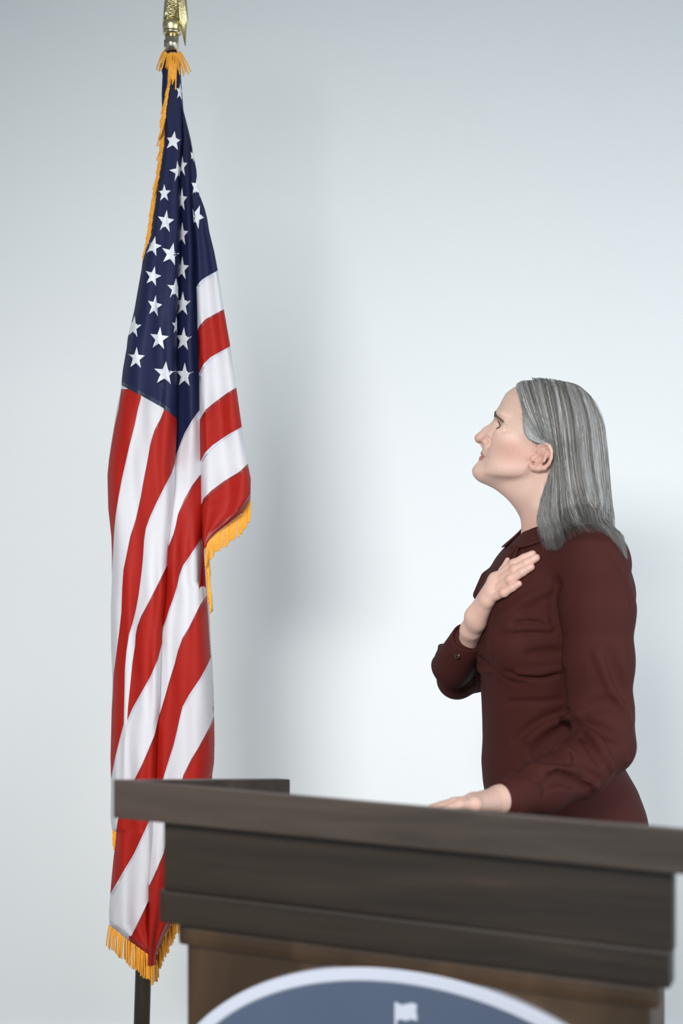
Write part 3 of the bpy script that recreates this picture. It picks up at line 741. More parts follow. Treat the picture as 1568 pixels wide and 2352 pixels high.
FARMR = [.060, .054, .046, .0375, .0365, .0290]
def torso_field(a, t, z):
    c = np.interp(z, TK, TA); d = np.interp(z, TK, TD); wd = np.interp(z, TK, TW)
    fw = (a - c) * TF[0] + t * TF[1]; lt = (a - c) * TL[0] + t * TL[1]
    ex = 2.25
    r = ((np.abs(fw) / d) ** ex + (np.abs(lt) / wd) ** ex) ** (1 / ex)
    f = (r - 1) * np.minimum(d, wd)
    return f, fw, lt, d
BN, BF = tpt(.078, .078, 1470), tpt(.074, -.078, 1466)
def dress_base(a, t, z):
    f, fw, lt, d = torso_field(a, t, z)
    f = smin(f, ell(a, t, z, BN, (.058, .058, .062)), .03)
    f = smin(f, ell(a, t, z, BF, (.056, .056, .060)), .03)
    f = smax(f, z - ZTOP, .008)
    f = smin(f, seg(a, t, z, tpt(-.02, .07, 1252), tpt(-.022, .135, 1282), .040, .054), .03)
    f = smin(f, seg(a, t, z, tpt(-.02, -.07, 1252), tpt(-.015, -.135, 1282), .040, .054), .03)
    arm = chain(a, t, z, ARM, ARMR, .02)
    kk = .004 + .030 * np.clip((z - ARM[1][2]) / (ARM[0][2] - ARM[1][2]), 0, 1)
    f = smin(f, arm, kk)
    fa = chain(a, t, z, FARM, FARMR, .015)
    f = smin(f, fa, .006)
    f = smin(f, seg(a, t, z, W(1122, 1332, -.03), W(1096, 1366, -.03), .018, .009), .012)
    f = smax(f, ZHEM - z, .004)
    # neck hole
    f = smax(f, -chain(a, t, z, [W(1262, 1180, 0), W(1272, 1240, 0)], [.056, .054]), .004)
    return f
FOLDS = [('V', [(1272,1440),(1240,1428),(1205,1423),(1178,1434)], .0055, .012),
 ('R', [(1268,1432),(1225,1416),(1185,1420),(1160,1440)], .006, .012),
 ('V', [(1268,1452),(1230,1451),(1190,1453),(1140,1459)], .0045, .010),
 ('R', [(1262,1446),(1215,1441),(1170,1446)], .005, .010),
 ('V', [(1285,1498),(1240,1500),(1215,1502)], .005, .016),
 ('V', [(1296,1545),(1250,1556),(1205,1556),(1160,1545)], .0055, .010),
 ('R', [(1288,1536),(1240,1546),(1190,1545)], .005, .012),
 ('V', [(1130,1440),(1124,1480),(1129,1520),(1145,1552),(1168,1567),(1205,1572)], .0032, .007),
 ('V', [(1150,1560),(1147,1610)], .0022, .005),
 ('V', [(1302,1605),(1240,1612),(1165,1612)], .0030, .010),
 ('V', [(1303,1632),(1260,1648),(1215,1672),(1180,1704)], .0055, .014),
 ('R', [(1303,1650),(1255,1668),(1215,1700)], .0055, .014),
 ('V', [(1306,1665),(1250,1706),(1215,1745),(1190,1765)], .0055, .016),
 ('V', [(1314,1663),(1337,1662),(1375,1671),(1412,1689),(1428,1700)], 0.0123, .008),
 ('R', [(1318,1683),(1332,1676),(1348,1685),(1369,1709),(1388,1741),(1401,1766)], 0.0123, .006),
 ('V', [(1318,1692),(1336,1688),(1352,1706),(1366,1732),(1380,1756)], 0.0087, .009),
 ('R', [(1276,1723),(1290,1719),(1305,1736),(1321,1762),(1348,1793),(1366,1806)], 0.0123, .006),
 ('V', [(1312,1735),(1330,1760),(1353,1778),(1376,1788)], 0.0094, .009),
 ('R', [(1222,1762),(1254,1771),(1289,1776),(1318,1770)], 0.0109, .006),
 ('V', [(1243,1815),(1262,1793),(1286,1783),(1321,1797),(1352,1810)], 0.0123, .007),
 ('R', [(1372,1500),(1388,1530),(1407,1575),(1428,1622),(1442,1664)], 0.0116, .012),
 ('V', [(1337,1636),(1361,1620),(1388,1614),(1416,1624)], 0.0109, .016),
 ('V', [(1398,1500),(1416,1550),(1434,1600)], 0.0101, .018),
 ('V', [(1392,1256),(1428,1306),(1446,1356),(1452,1402)], .0042, .010),
 ('V', [(1276,1330),(1266,1390),(1270,1430)], .0040, .010),
 ('R', [(1300,1255),(1352,1246),(1382,1250)], .006, .016),
 ('V', [(1185,1390),(1240,1370),(1280,1345)], .0055, .020),
 ('R', [(1150,1420),(1200,1385),(1260,1355)], .0055, .020),
 ('R', [(1010,1484),(1028,1500),(1026,1540)], .006, .010),
 ('V', [(1104,1560),(1080,1578),(1052,1592)], .0035, .008),
 ('V', [(1102,1545),(1082,1566),(1060,1580)], .0035, .008),
 ('V', [(1097,1512),(1112,1524),(1125,1532)], .0060, .010),
 ('R', [(1096,1532),(1110,1538),(1124,1540)], .0065, .010),
 ('R', [(1186,1262),(1168,1292),(1150,1330)], .0028, .006),
 ('V', [(1179,1262),(1160,1292),(1142,1330)], .0020, .004),
 ('R', [(1438,1746),(1443,1750)], .0040, .004)]
_fold = []
for kind, pl, r, k in FOLDS:
    k *= .85; r *= 1.12
    pl = np.array(pl, float); cum = np.r_[0, np.cumsum(np.hypot(*np.diff(pl, axis=0).T))]
    n = max(3, int(cum[-1] / 16)); ss = np.linspace(0, cum[-1], n + 1)
    P = [surf(np.interp(s, cum, pl[:, 0]), np.interp(s, cum, pl[:, 1]), dress_base) for s in ss]
    off = (-.34 * r if kind == 'R' else .40 * r)
    P = [p + np.array([0, off, 0]) for p in P]
    fade = [r * (0.35 + 0.65 * math.sin(math.pi * (0.12 + 0.76 * i / n))) for i in range(n + 1)]
    A = np.array(P); _fold.append((kind, P, fade, k, A.min(0) - .05, A.max(0) + .05))
def dress_field(a, t, z):
    f = dress_base(a, t, z)
    for kind, P, R, k, lo_, hi_ in _fold:
        if kind == 'R': f = local_op(f, a, t, z, lo_, hi_, lambda q, x, y, zz: smin(q, chain(x, y, zz, P, R), k))
        else: f = local_op(f, a, t, z, lo_, hi_, lambda q, x, y, zz: smax(q, -chain(x, y, zz, P, R), k))
    return f

person = empty('person', tuple(l2w(np.array([float(torso_axis(0.5)), 0, 0.0]))))
tag(person, 'grey-haired woman in maroon dress, right hand on chest, left hand on lectern', 'person')
lo_ = np.array([W(985, 1500, 0)[0] - .03, -.30, ZHEM - .03]); hi_ = np.array([W(1510, 1800, 0)[0] + .04, .50, ZTOP + .02])
DV, DF = mesh_field(dress_field, lo_, hi_, 0.0031)
dress = mesh_obj('dress', l2w(DV), DF, M_dress, person); tag(dress, 'long-sleeved maroon dress with collar')
def smooth_mod(o, n=6, f=.5):
    m = o.modifiers.new('relax', 'SMOOTH'); m.iterations = n; m.factor = f
smooth_mod(dress, 2)

# collar: a folded band around the neck
def collar_mesh():
    n = 72; V = []; F = []
    ca = W(1266, 1215, 0)
    rows = 7
    for i in range(n + 1):
        ph = math.radians(9) + (2 * math.pi - math.radians(18)) * i / n          # starts just beside the front, runs round the near side
        dirv = TF * math.cos(ph) + TL * math.sin(ph)
        front = 0.5 + 0.5 * math.cos(ph)
        zt_ = W(1260, 1193 + 23 * front ** 4 - 9 * (1 - front), 0)[2]
        arc = .046 + .020 * math.exp(-((min(ph, 2 * math.pi - ph) - .80) / .40) ** 2)
        ctr = np.array([ca[0], 0.0])
        def top_r(z):
            rr = np.linspace(.03, .12, 160); pts = ctr[None] + dirv[None] * rr[:, None]; zz = np.full(160, z)
            v = chain(pts[:, 0], pts[:, 1], zz, [W(1250, 1130, 0), W(1262, 1180, 0), W(1274, 1245, 0)], [.0545, .054, .058])
            j = np.where(v < .004)[0]; return rr[j[-1]] if len(j) else .05
        r_ = top_r(zt_); z_ = zt_; rt = r_ - .002
        prof = [(r_, z_)]; ac_ = 0.0
        while ac_ < arc - 1e-6:                       # walk down the neck and out over the shoulder
            an = np.linspace(-1.5, -.02, 26); nr, nz_ = r_ + .004 * np.cos(an), z_ + .004 * np.sin(an)
            pa, pt = ctr[0] + dirv[0] * nr, ctr[1] + dirv[1] * nr
            vv = np.minimum(dress_base(pa, pt, nz_), chain(pa, pt, nz_, [W(1250, 1130, 0), W(1262, 1180, 0), W(1274, 1245, 0)], [.0545, .054, .058]))
            ok = np.where(vv > .0035 + .004 * ac_ / arc)[0]
            best = (nr[ok[0]], nz_[ok[0]]) if len(ok) else (r_ + .004, z_)
            r_, z_ = best; ac_ += .004; prof.append((r_, z_))
        cum = np.linspace(0, 1, len(prof)); pr_ = np.array(prof); q_ = np.linspace(0, 1, rows)
        prof = list(zip(np.interp(q_, cum, pr_[:, 0]), np.interp(q_, cum, pr_[:, 1])))
        for rad, z in [(rt - .001, zt_ - .016), (rt - .0015, zt_ - .004)] + prof:
            V.append([ctr[0] + dirv[0] * rad, ctr[1] + dirv[1] * rad, z])
    m_ = rows + 2
    for i in range(n):
        for k in range(m_ - 1): F.append((i * m_ + k, (i + 1) * m_ + k, (i + 1) * m_ + k + 1, i * m_ + k + 1))
    return l2w(np.array(V)), F
cv, cf = collar_mesh()
collar = mesh_obj('collar', cv, cf, M_dress, dress)
sm = collar.modifiers.new('thick', 'SOLIDIFY'); sm.thickness = .003; sm.offset = 1; smooth_mod(collar, 6)
# keyhole tie hanging from the collar
tp = [surf(x, y, dress_base, .004) for x, y in ((1186,1256),(1176,1266),(1168,1282),(1170,1298),(1178,1290),(1184,1272),(1189,1260))]
V, F = tube([l2w(p) for p in tp], [.004, .0035, .003, .003, .003, .0035, .004], 8); mesh_obj('neck_tie', V, F, M_dress, dress)
# right cuff with its button
def cuff_mesh(A, B, r0, r1, thick=.0028, n=40):
    A, B = np.asarray(A), np.asarray(B); ax = (B - A) / np.linalg.norm(B - A)
    e1 = np.cross(ax, [0, 0, 1]); e1 /= np.linalg.norm(e1); e2 = np.cross(ax, e1)
    V = []; F = []; prof = [(0.18, -.004), (0.0, -.004 + 0), (-.02, -.001), (0.0, .0012), (.3, .002), (.65, .0022), (.98, .0026), (1.0, .001), (1.0, -.004)]
    for q, dr in prof:
        for k in range(n):
            an = 2 * math.pi * k / n; r = r0 + (r1 - r0) * max(q, 0) + dr + .0012 * math.sin(3 * an + 4 * q)
            V.append(A + (B - A) * q + r * (e1 * math.cos(an) + e2 * math.sin(an)))
    for j in range(len(prof) - 1):
        for k in range(n): F.append((j * n + k, j * n + (k + 1) % n, (j + 1) * n + (k + 1) % n, (j + 1) * n + k))
    return l2w(np.array(V)), F
CA, CB = W(1073, 1466, .014), W(1036, 1540, -.070)
v, f_ = cuff_mesh(CA, CB, .0310, .0395); cuff = mesh_obj('cuff', v, f_, M_dress, dress)
v, f_ = cuff_mesh(W(1160, 1836, .442), W(1204, 1820, .398), .0290, .0345); mesh_obj('cuff', v, f_, M_dress, dress)
def disc(name, C, N, r, th, mat, parent):
    C, N = np.asarray(C, float), np.asarray(N, float); N = N / np.linalg.norm(N)
    V, F = tube([C, C + N * th * .7, C + N * th], [r, r, r * .86], 20)
    V2, F2 = tube([C + N * th, C + N * th * .7], [r * .7, r * .66], 20); b = len(V); V += V2; F += [tuple(i + b for i in q) for q in F2]
    return mesh_obj(name, V, F, mat, parent)
def cuff_surf(px, py):
    P = surf(px, py, lambda a, t, z: seg(a, t, z, CA, CB, .0325, .0415)); return P
bp_ = cuff_surf(1050, 1506); bn = l2w(bp_ + np.array([-.35, .9, .1])) - l2w(bp_)
disc('button', l2w(bp_), bn, .0058, .0024, M_button, dress)

# ---- hands
def rhand_joint(px, py, lift): return surf(px, py, dress_base, lift)
IDX = [(1138,1330),(1180,1296),(1203,1282.5),(1223,1273)]
MID = [(1136,1343),(1182,1309),(1209,1294),(1231,1281.5)]
RNG = [(1129,1359),(1172,1331),(1199,1314),(1219,1302.5)]
PNK = [(1119,1378),(1157,1361),(1176,1350),(1191,1341)]
FING = []
for fi, (fl, rr) in enumerate(zip((IDX, MID, RNG, PNK), ((.0100, .0090, .0083, .0072), (.0103, .0093, .0086, .0075), (.0100, .0090, .0083, .0072), (.0092, .0080, .0073, .0062)))):
    J = [rhand_joint(x, y, rr[k] * .92) for k, (x, y) in enumerate(fl)]
    FING.append((J, rr))
_mt = np.mean([J[0][1] for J, _ in FING]) 
for J, _ in FING:                                     # even out the knuckle line and arch it off the chest
    J[0] = np.array([J[0][0], 0.5 * J[0][1] + .5 * _mt + .006, J[0][2]])
    t1_, t3_ = J[1][1], J[3][1]
    J[1] = J[1] + np.array([0, .003, 0])
WR = W(1090, 1421, .5 * _mt + .024); WR2 = W(1072, 1476, .010)
WR_t = WR[1]
THB = [W(1100, 1398, WR_t + .002), W(1136, 1345, _mt - .022), W(1155, 1311, _mt - .010), W(1165.5, 1286, _mt - .004)]
THR = [.0130, .0105, .0080, .0048]
NAILR = []
for J, rr in FING:
    d_ = (J[3] - J[2]) / np.linalg.norm(J[3] - J[2]); NAILR.append((J[3] - d_ * .001 + np.array([-.002, rr[3] * .86, .001]), d_))
def rhand_field(a, t, z):
    palm = None
    for i, (J, rr) in enumerate(FING):
        wst = WR + np.array([0.004, 0, -.006]) * (i - 1.2)
        e = seg(a, t, z, wst, J[0], .0112, .0112)
        palm = e if palm is None else smin(palm, e, .012)
    for i in range(3):
        palm = smin(palm, seg(a, t, z, FING[i][0][0], FING[i + 1][0][0], .0105, .0105), .010)
    palm = smin(palm, chain(a, t, z, [WR + np.array([.001, 0, .004]), WR * .55 + WR2 * .45 + np.array([-.0015, 0, 0]), WR2], [.0145, .0166, .0190], .016), .018)
    palm = smin(palm, seg(a, t, z, WR + np.array([.009, .003, -.008]), WR2 + np.array([.008, .002, 0]), .0095, .012), .010)
    fing = None
    for J, rr in FING:
        e = chain(a, t, z, J, rr, .002)
        k1 = ell(a, t, z, J[1] + np.array([0, .0008, 0]), (rr[1] * 1.06, rr[1] * 1.03, rr[1] * 1.04)); e = smin(e, k1, .004)
        fing = e if fing is None else smin(fing, e, .0012)
    f = smin(palm, fing, .005)
    for J, rr in FING:                                # knuckles and tendons
        f = smin(f, ell(a, t, z, J[0] + np.array([0.001, .0045, 0]), (.0082, .0062, .0082)), .009)
        f = smin(f, seg(a, t, z, J[0] + np.array([0, .0085, 0]), WR * .75 + J[0] * .25 + np.array([0, .0125, 0]), .0022, .0016), .008)
    th = chain(a, t, z, THB, THR, .004)
    f = smin(f, th, .006)
    f = smin(f, ell(a, t, z, WR2 * .55 + WR * .45 + np.array([.008, .016, .002]), (.006, .004, .007)), .010)
    for J, rr in FING:                                # creases over the middle joints
        d_ = (J[2] - J[1]) / np.linalg.norm(J[2] - J[1]); up = np.cross(d_, [0, 1, 0]); up /= np.linalg.norm(up)
        for o_ in (-.0030, 0.0006, .0038):
            c = J[1] + d_ * o_ + np.array([0, rr[1] + .0012, 0])
            f = smax(f, -seg(a, t, z, c - up * .0048, c + up * .0048, .0005, .0005), .0016)
    return f
# left hand on the lectern's desk
def desk_z(P): q = (np.asarray(P)[:2] - LC[:2]) @ LN[:2]; return LZ - SLOPE * q - .030
def dpt(px, y, lift):
    p = at(px, 1176, y); p[2] = desk_z(p) + lift; return w2l(p)
LWR = W(1150, 1835, .446); LMC = [dpt(1094, 2.262, .0185), dpt(1086, 2.243, .0205), dpt(1084, 2.224, .0195), dpt(1088, 2.206, .0165)]
LFG = []
for i, (c, px2, y2, px3, y3, px4, y4, rr) in enumerate(zip(LMC, (1052, 1042, 1042, 1054), (2.252, 2.228, 2.204, 2.184), (1028, 1014, 1018, 1034), (2.244, 2.218, 2.190, 2.170), (1008, 992, 998, 1020), (2.236, 2.208, 2.178, 2.158), ((.010, .0088, .0078, .0068),) * 3 + ((.009, .0078, .007, .006),))):
    LFG.append(([c, dpt(px2, y2, .0165), dpt(px3, y3, .0105), dpt(px4, y4, .0072)], rr))
LTH = [W(1140, 1842, .448), dpt(1108, 2.278, .013), dpt(1082, 2.276, .0105), dpt(1060, 2.268, .0085)]
def lhand_field(a, t, z):
    palm = None
    for i, (J, rr) in enumerate(LFG):
        wst = LWR + np.array([-.003, .006, -.002]) * (i - 1.5)
        e = seg(a, t, z, wst, J[0], .0150, .0112); palm = e if palm is None else smin(palm, e, .012)
    palm = smin(palm, seg(a, t, z, LWR, W(1212, 1820, .388), .0195, .024), .014)
    fing = None
    for J, rr in LFG:
        e = chain(a, t, z, J, rr, .003); fing = e if fing is None else smin(fing, e, .0012)
    f = smin(palm, fing, .007)
    for J, rr in LFG: f = smin(f, ell(a, t, z, J[0] + np.array([0, 0, .004]), (.009, .009, .008)), .008)
    return smin(f, chain(a, t, z, LTH, [.014, .0105, .009, .007], .004), .006)
# legs down to the floor
LEGN, LEGF = tpt(-.005, .085, 1850), tpt(0.0, -.085, 1850)
def legs_field(a, t, z):
    f = None
    for L_ in (LEGN, LEGF):
        kx, kt = L_[0], L_[1]
        P = [np.array([kx, kt * .9, .80]), np.array([kx - .01, kt * .82, .48]), np.array([kx + .012, kt * .8, .34]), np.array([kx + .012, kt * .78, .10]), np.array([kx - .0, kt * .78, .075]), np.array([kx - .11, kt * .8, .035])]
        e = chain(a, t, z, P, [.075, .050, .052, .032, .030, .024], .03)
        f = e if f is None else np.minimum(f, e)
    return f

bodyV, bodyF, bodyC = [], [], []
def add_body(V, F, C):
    b = sum(len(v) for v in bodyV); bodyV.append(l2w(V)); bodyF.append(F + b); bodyC.append(C)
SK = s2l((232, 196, 179))
def mixc(C, col, wgt): return C * (1 - wgt[:, None]) + np.asarray(col)[None] * wgt[:, None]
def blob(u, w, v, c, r): return np.exp(-(((u - c[0]) / r[0]) ** 2 + ((w - c[1]) / r[1]) ** 2 + ((v - c[2]) / r[2]) ** 2))
lo_ = np.array([W(1080, 1000, 0)[0] - .012, -.105, W(1260, 1246, 0)[2]]); hi_ = np.array([W(1385, 1000, 0)[0], .105, W(1260, 868, 0)[2]])
HV, HF = mesh_field(head_field, lo_, hi_, 0.00135, 8, 2.6)
u, w, v = to_head(HV[:, 0], HV[:, 1], HV[:, 2]); aw = np.abs(w)
C = np.tile(SK, (len(HV), 1))
C = mixc(C, s2l((206, 146, 134)), .55 * blob(u, aw, v, H(1180, 1040, .06), (.035, .05, .025)))
C = mixc(C, s2l((205, 142, 132)), .45 * blob(u, aw, v, H(1098, 1008, 0), (.018, .02, .014)))
C = mixc(C, s2l((214, 150, 136)), .50 * blob(u, aw, v, H(1245, 1052, .08), (.03, .03, .035)))
C = mixc(C, s2l((206, 150, 136)), .45 * np.clip((-.13 - v) / .05, 0, 1))
mcx, mcy = 1122.0, 1054.5
def lipmask(px, py, rad, soft):
    best = np.full(len(u), 9.0)
    for q in np.linspace(0, 1, 14):
        b = H(px + (mcx - px) * q ** 2.0, py + (mcy - py) * q ** 1.4)
        best = np.minimum(best, np.sqrt((u - b[0]) ** 2 + (aw - .0262 * q) ** 2 + (v - b[2]) ** 2) - rad * (1 - .55 * q))
    return np.clip(-best / soft + .5, 0, 1)
C = mixc(C, s2l((186, 118, 116)), .85 * np.maximum(lipmask(1106.5, 1042.5, .0062, .002), lipmask(1103.0, 1052.5, .0070, .002)))
lid = np.sqrt((u - EYE[0]) ** 2 + (aw - EYE[1]) ** 2 + (v - EYE[2]) ** 2)
C = mixc(C, s2l((150, 112, 100)), .55 * np.clip((.0165 - lid) / .004, 0, 1))
C = mixc(C, s2l((110, 66, 58)), .8 * np.clip(lipmask(1101.5, 1047.0, .0018, .0012), 0, 1))  # shade of the mouth crease painted into the skin colour
C = mixc(C, s2l((96, 54, 46)), np.clip(1.6 * blob(u, aw, v, (H(1104.5, 1018.5)[0], .0085, H(1104.5, 1018.5)[2]), (.0062, .0045, .0022)), 0, .9))  # redder nostril skin, with the shade of the recess painted in
add_body(HV, HF, C)
def hand_cols(V, nails):
    C = np.tile(SK * np.array([.98, .93, .93]), (len(V), 1))
    for c, d_ in nails:
        r = np.linalg.norm((V - c) * np.array([1, .6, 1]), axis=1); C = mixc(C, s2l((240, 206, 198)), .8 * np.clip((.0052 - r) / .0010, 0, 1) * np.clip((V[:, 1] - c[1] + .004) / .001, 0, 1))
    return C
RP = np.array([p for J, _ in FING for p in J] + THB + [WR, WR2])
V, F = mesh_field(rhand_field, RP.min(0) - .035, RP.max(0) + .03, .00125, 8, 2.6)
C = hand_cols(V, NAILR)
for J, rr in FING:
    r = np.linalg.norm(V - J[1], axis=1); C = mixc(C, s2l((204, 146, 132)), .35 * np.clip((.014 - r) / .006, 0, 1))
    r = np.linalg.norm(V - J[3], axis=1); C = mixc(C, s2l((218, 150, 136)), .35 * np.clip((.011 - r) / .006, 0, 1))
add_body(V, F, C)
RP = np.array([p for J, _ in LFG for p in J] + LTH + [LWR, W(1212, 1820, .388)])
V, F = mesh_field(lhand_field, RP.min(0) - .032, RP.max(0) + .032, .0016, 8, 2.6)
add_body(V, F, hand_cols(V, []))
LP_ = np.array([LEGN, LEGF]); V, F = mesh_field(legs_field, (LP_[:, 0].min() - .2, -.17, .045), (LP_[:, 0].max() + .12, .17, .78), .008, 8, 2.6)
add_body(V, F, np.tile(SK, (len(V), 1)))
body = mesh_obj('body', np.concatenate(bodyV), np.concatenate(bodyF), M_skin, person, cols=np.concatenate(bodyC))
smooth_mod(body, 2, .5)
for L_ in (LEGN, LEGF):
    V, F = mesh_field(lambda a, t, z: smax(smin(seg(a, t, z, (L_[0] + .02, L_[1] * .78, .075), (L_[0] - .06, L_[1] * .79, .045), .034, .036), seg(a, t, z, (L_[0] - .06, L_[1] * .79, .032), (L_[0] - .15, L_[1] * .8, .022), .038, .022), .02) * 1.0, .001 - z, .004), (L_[0] - .2, L_[1] * .78 - .06, -.01), (L_[0] + .08, L_[1] * .78 + .06, .13), .005, 8, 2.6)
    sh = mesh_obj('shoe', l2w(V), F, M_shoe, person)
    V, F = tube([l2w(np.array([L_[0] + .03, L_[1] * .78, .07])), l2w(np.array([L_[0] + .032, L_[1] * .78, 0]))], [.024, .014], 16); mesh_obj('heel', V, F, M_shoe, sh)

# ---- eyes, lashes, brows
def h2l(p): u, w, v = p; return np.array([HO[0] - u * ct + v * stt, HO[1] + w, HO[2] + u * stt + v * ct])
M_eye = make_mat('eye_white', (178, 170, 164), 0.2); M_iris = make_mat('iris_grey', (58, 66, 64), 0.12); M_pupil = make_mat('pupil', (14, 14, 14), 0.08)
def sphere_cap(C, N, R, ang0, ang1, n=24, m=8):
    N = N / np.linalg.norm(N); a = np.cross(N, [0.1, 0.2, 1]); a /= np.linalg.norm(a); b = np.cross(N, a); V = []; F = []
    for j in range(m + 1):
        an = ang0 + (ang1 - ang0) * j / m
        for k in range(n):
            p = 2 * math.pi * k / n; V.append(C + R * (N * math.cos(an) + math.sin(an) * (a * math.cos(p) + b * math.sin(p))))
    for j in range(m):
        for k in range(n): F.append((j * n + k, (j + 1) * n + k, (j + 1) * n + (k + 1) % n, j * n + (k + 1) % n))
    return V, F
for sgn in (1, -1):
    ec = l2w(h2l((EYE[0], EYE[1] * sgn, EYE[2]))); fwd = l2w(h2l((EYE[0] + 1, EYE[1] * sgn + .10 * sgn, EYE[2] - .02))) - ec
    V, F = sphere_cap(ec, fwd, .0118, .02, math.pi - .02, 28, 18); eb = mesh_obj('eyeball', V, F, M_eye, person)
    V, F = sphere_cap(ec, fwd, .01195, .18, .52, 28, 4); mesh_obj('iris', V, F, M_iris, eb)
    V, F = sphere_cap(ec, fwd, .01200, .001, .20, 20, 3); mesh_obj('pupil', V, F, M_pupil, eb)
    lv, lf, bv, bf = [], [], [], []
    for k in range(46):                               # lashes
        q = k / 45.0; up = k % 2 == 0
        wv = (q - .5) * .023; rad = .0134
        zv = (.0050 if up else -.0040) * (1 - (2 * q - 1) ** 2) ** .6
        fu = math.sqrt(max(rad ** 2 - wv ** 2 - zv ** 2, 1e-6))
        p0 = np.array([EYE[0] + fu, EYE[1] + wv, EYE[2] + zv])
        ln = .0075 if up else .0045
        p1 = p0 + np.array([.7, (q - .45) * .9, .35 if up else -.45]) * ln * .55; p2 = p1 + np.array([.45, (q - .45) * .8, .9 if up else -.6]) * ln * .5
        tube([l2w(h2l((p[0], p[1] * sgn, p[2]))) for p in (p0, p1, p2)], [.00040, .00032, .0001], 4, False, lv, lf)
    mesh_obj('eyelashes', lv, lf, M_pupil, person)['kind'] = 'stuff'
    NB = 250; qs = rng.random(NB) ** 1.25; wvs = .017 + .033 * qs
    vs_ = np.array([H(1145 + 17 * q, 957.5 + 15.5 * q ** 1.25 - 2 * math.sin(math.pi * q))[2] + rng.normal(0, .0025 * (1 - .72 * q)) for q in qs])
    us = np.linspace(.10, .04, 120); UU, IW = np.meshgrid(us, np.arange(NB))
    WW, VV = wvs[IW], vs_[IW]                         # drop each hair on to the brow
    fv_ = head_field((HO[0] - UU * ct + VV * stt).ravel(), (HO[1] + WW).ravel(), (HO[2] + UU * stt + VV * ct).ravel()).reshape(NB, -1)
    ub = us[np.argmax(fv_ < .0004, axis=1)]
    for q, uu, wv, vv in zip(qs, ub, wvs, vs_):
        p = np.array([uu, wv, vv]); dv = np.array([-.25, .85, .45 - .85 * q]); dv = dv / np.linalg.norm(dv) * rng.uniform(.004, .0075)
        tube([l2w(h2l((p_[0] + .0004, p_[1] * sgn, p_[2]))) for p_ in (p, p + dv * .5 + np.array([.0006, 0, 0]), p + dv)], [.00042, .00036, .0001], 4, False, bv, bf)
    mesh_obj('eyebrow', bv, bf, M_brow, person)['kind'] = 'stuff'

# ---- hair: a shaped mass, combed strands over it
HL = dense([(W(1260, y, .06)[2], W(x, y, .06)[0]) for x, y in ((1170,862),(1176,874),(1184,888),(1192,905),(1198,925),(1203,950),(1203,980),(1205,1000),(1213,1014),(1234,1021),(1258,1024),(1266,1032),(1267,1060),(1262,1085),(1252,1105),(1238,1130),(1229,1160),(1224,1200),(1232,1232),(1250,1256),(1262,1275))], 500, 3)
CUR = [(965,1262,1384,.070),(1000,1262,1391,.079),(1030,1262,1395,.083),(1085,1252,1397,.086),(1120,1238,1399,.088),(1160,1226,1403,.090),(1200,1222,1411,.094),(1235,1228,1419,.100),(1262,1246,1425,.104),(1285,1300,1430,.100)]
_ct = []
for y, xf, xb, wd in CUR:
    p, q = W(xf, y, .03), W(xb, y, 0); _ct.append((p[2], p[0], q[0], wd))
CK, CFa, CBa, CWd = dense(_ct, 500, 8)
ZC0, ZC1 = W(1260, 960, 0)[2], W(1260, 1272, 0)[2]
HC2 = W(1296, 988, 0)
def skull(a, t, z):
    u, w, v = to_head(a, t, z); aw = np.abs(w)
    uF = np.interp(v, PK, PU); uB = np.interp(v, BK, BU); Wd = np.interp(v, BK, BW); uc = np.interp(v, BK, BC)
    A = np.where(u > uc, np.maximum(uF - uc, .004), np.maximum(uc - uB, .004)); ex = 2.15
    r = ((np.abs(u - uc) / A) ** ex + (aw / np.maximum(Wd, .003)) ** ex) ** (1 / ex)
    f = (r - 1) * np.minimum(np.minimum(A, Wd), .06)
    return smax(f, v - .0858, .004)
def hair_field(a, t, z):
    f = skull(a, t, z) - .0095
    f = smin(f, ell(a, t, z, HC2, (.0745, .086, .094)), .02)
    f = smax(f, W(1260, 1040, 0)[2] - z, .02)
    c, h2 = np.interp(z, CK, (CFa + CBa) / 2), np.interp(z, CK, (CBa - CFa) / 2)
    wd = np.interp(z, CK, CWd); ex = 2.7
    r = ((np.abs(a - c) / h2) ** ex + (np.abs(t) / wd) ** ex) ** (1 / ex)
    g = (r - 1) * np.minimum(h2, wd)
    g = smax(g, z - ZC0, .03); g = smax(g, ZC1 - z, .01)
    f = smin(f, g, .02)
    f = smax(f, -ell(a, t, z, W(1336, 1206, .100), (.034, .034, .040)), .022)      # hollow between the front and the back lock
    hl = np.interp(z, HL[0], HL[1])
    f = smax(f, hl - a, .010)
    return f
def hair_rest(a, t, z): return np.minimum(hair_field(a, t, z), dress_base(a, t, z) - .004)
hair = empty('hair'); hair.parent = person; tag(hair, 'straight shoulder-length grey hair tucked behind the ear')
lo_ = np.array([W(1170, 900, 0)[0] - .01, -.12, ZC1 - .02]); hi_ = np.array([W(1432, 1200, 0)[0] + .02, .12, W(1260, 860, 0)[2] + .01])
V, F = mesh_field(lambda a, t, z: hair_field(a, t, z) + .0035, lo_, hi_, .0034, 8, 2.4)
hm = mesh_obj('hair_mass', l2w(V), F, M_hairb, hair); smooth_mod(hm, 4)
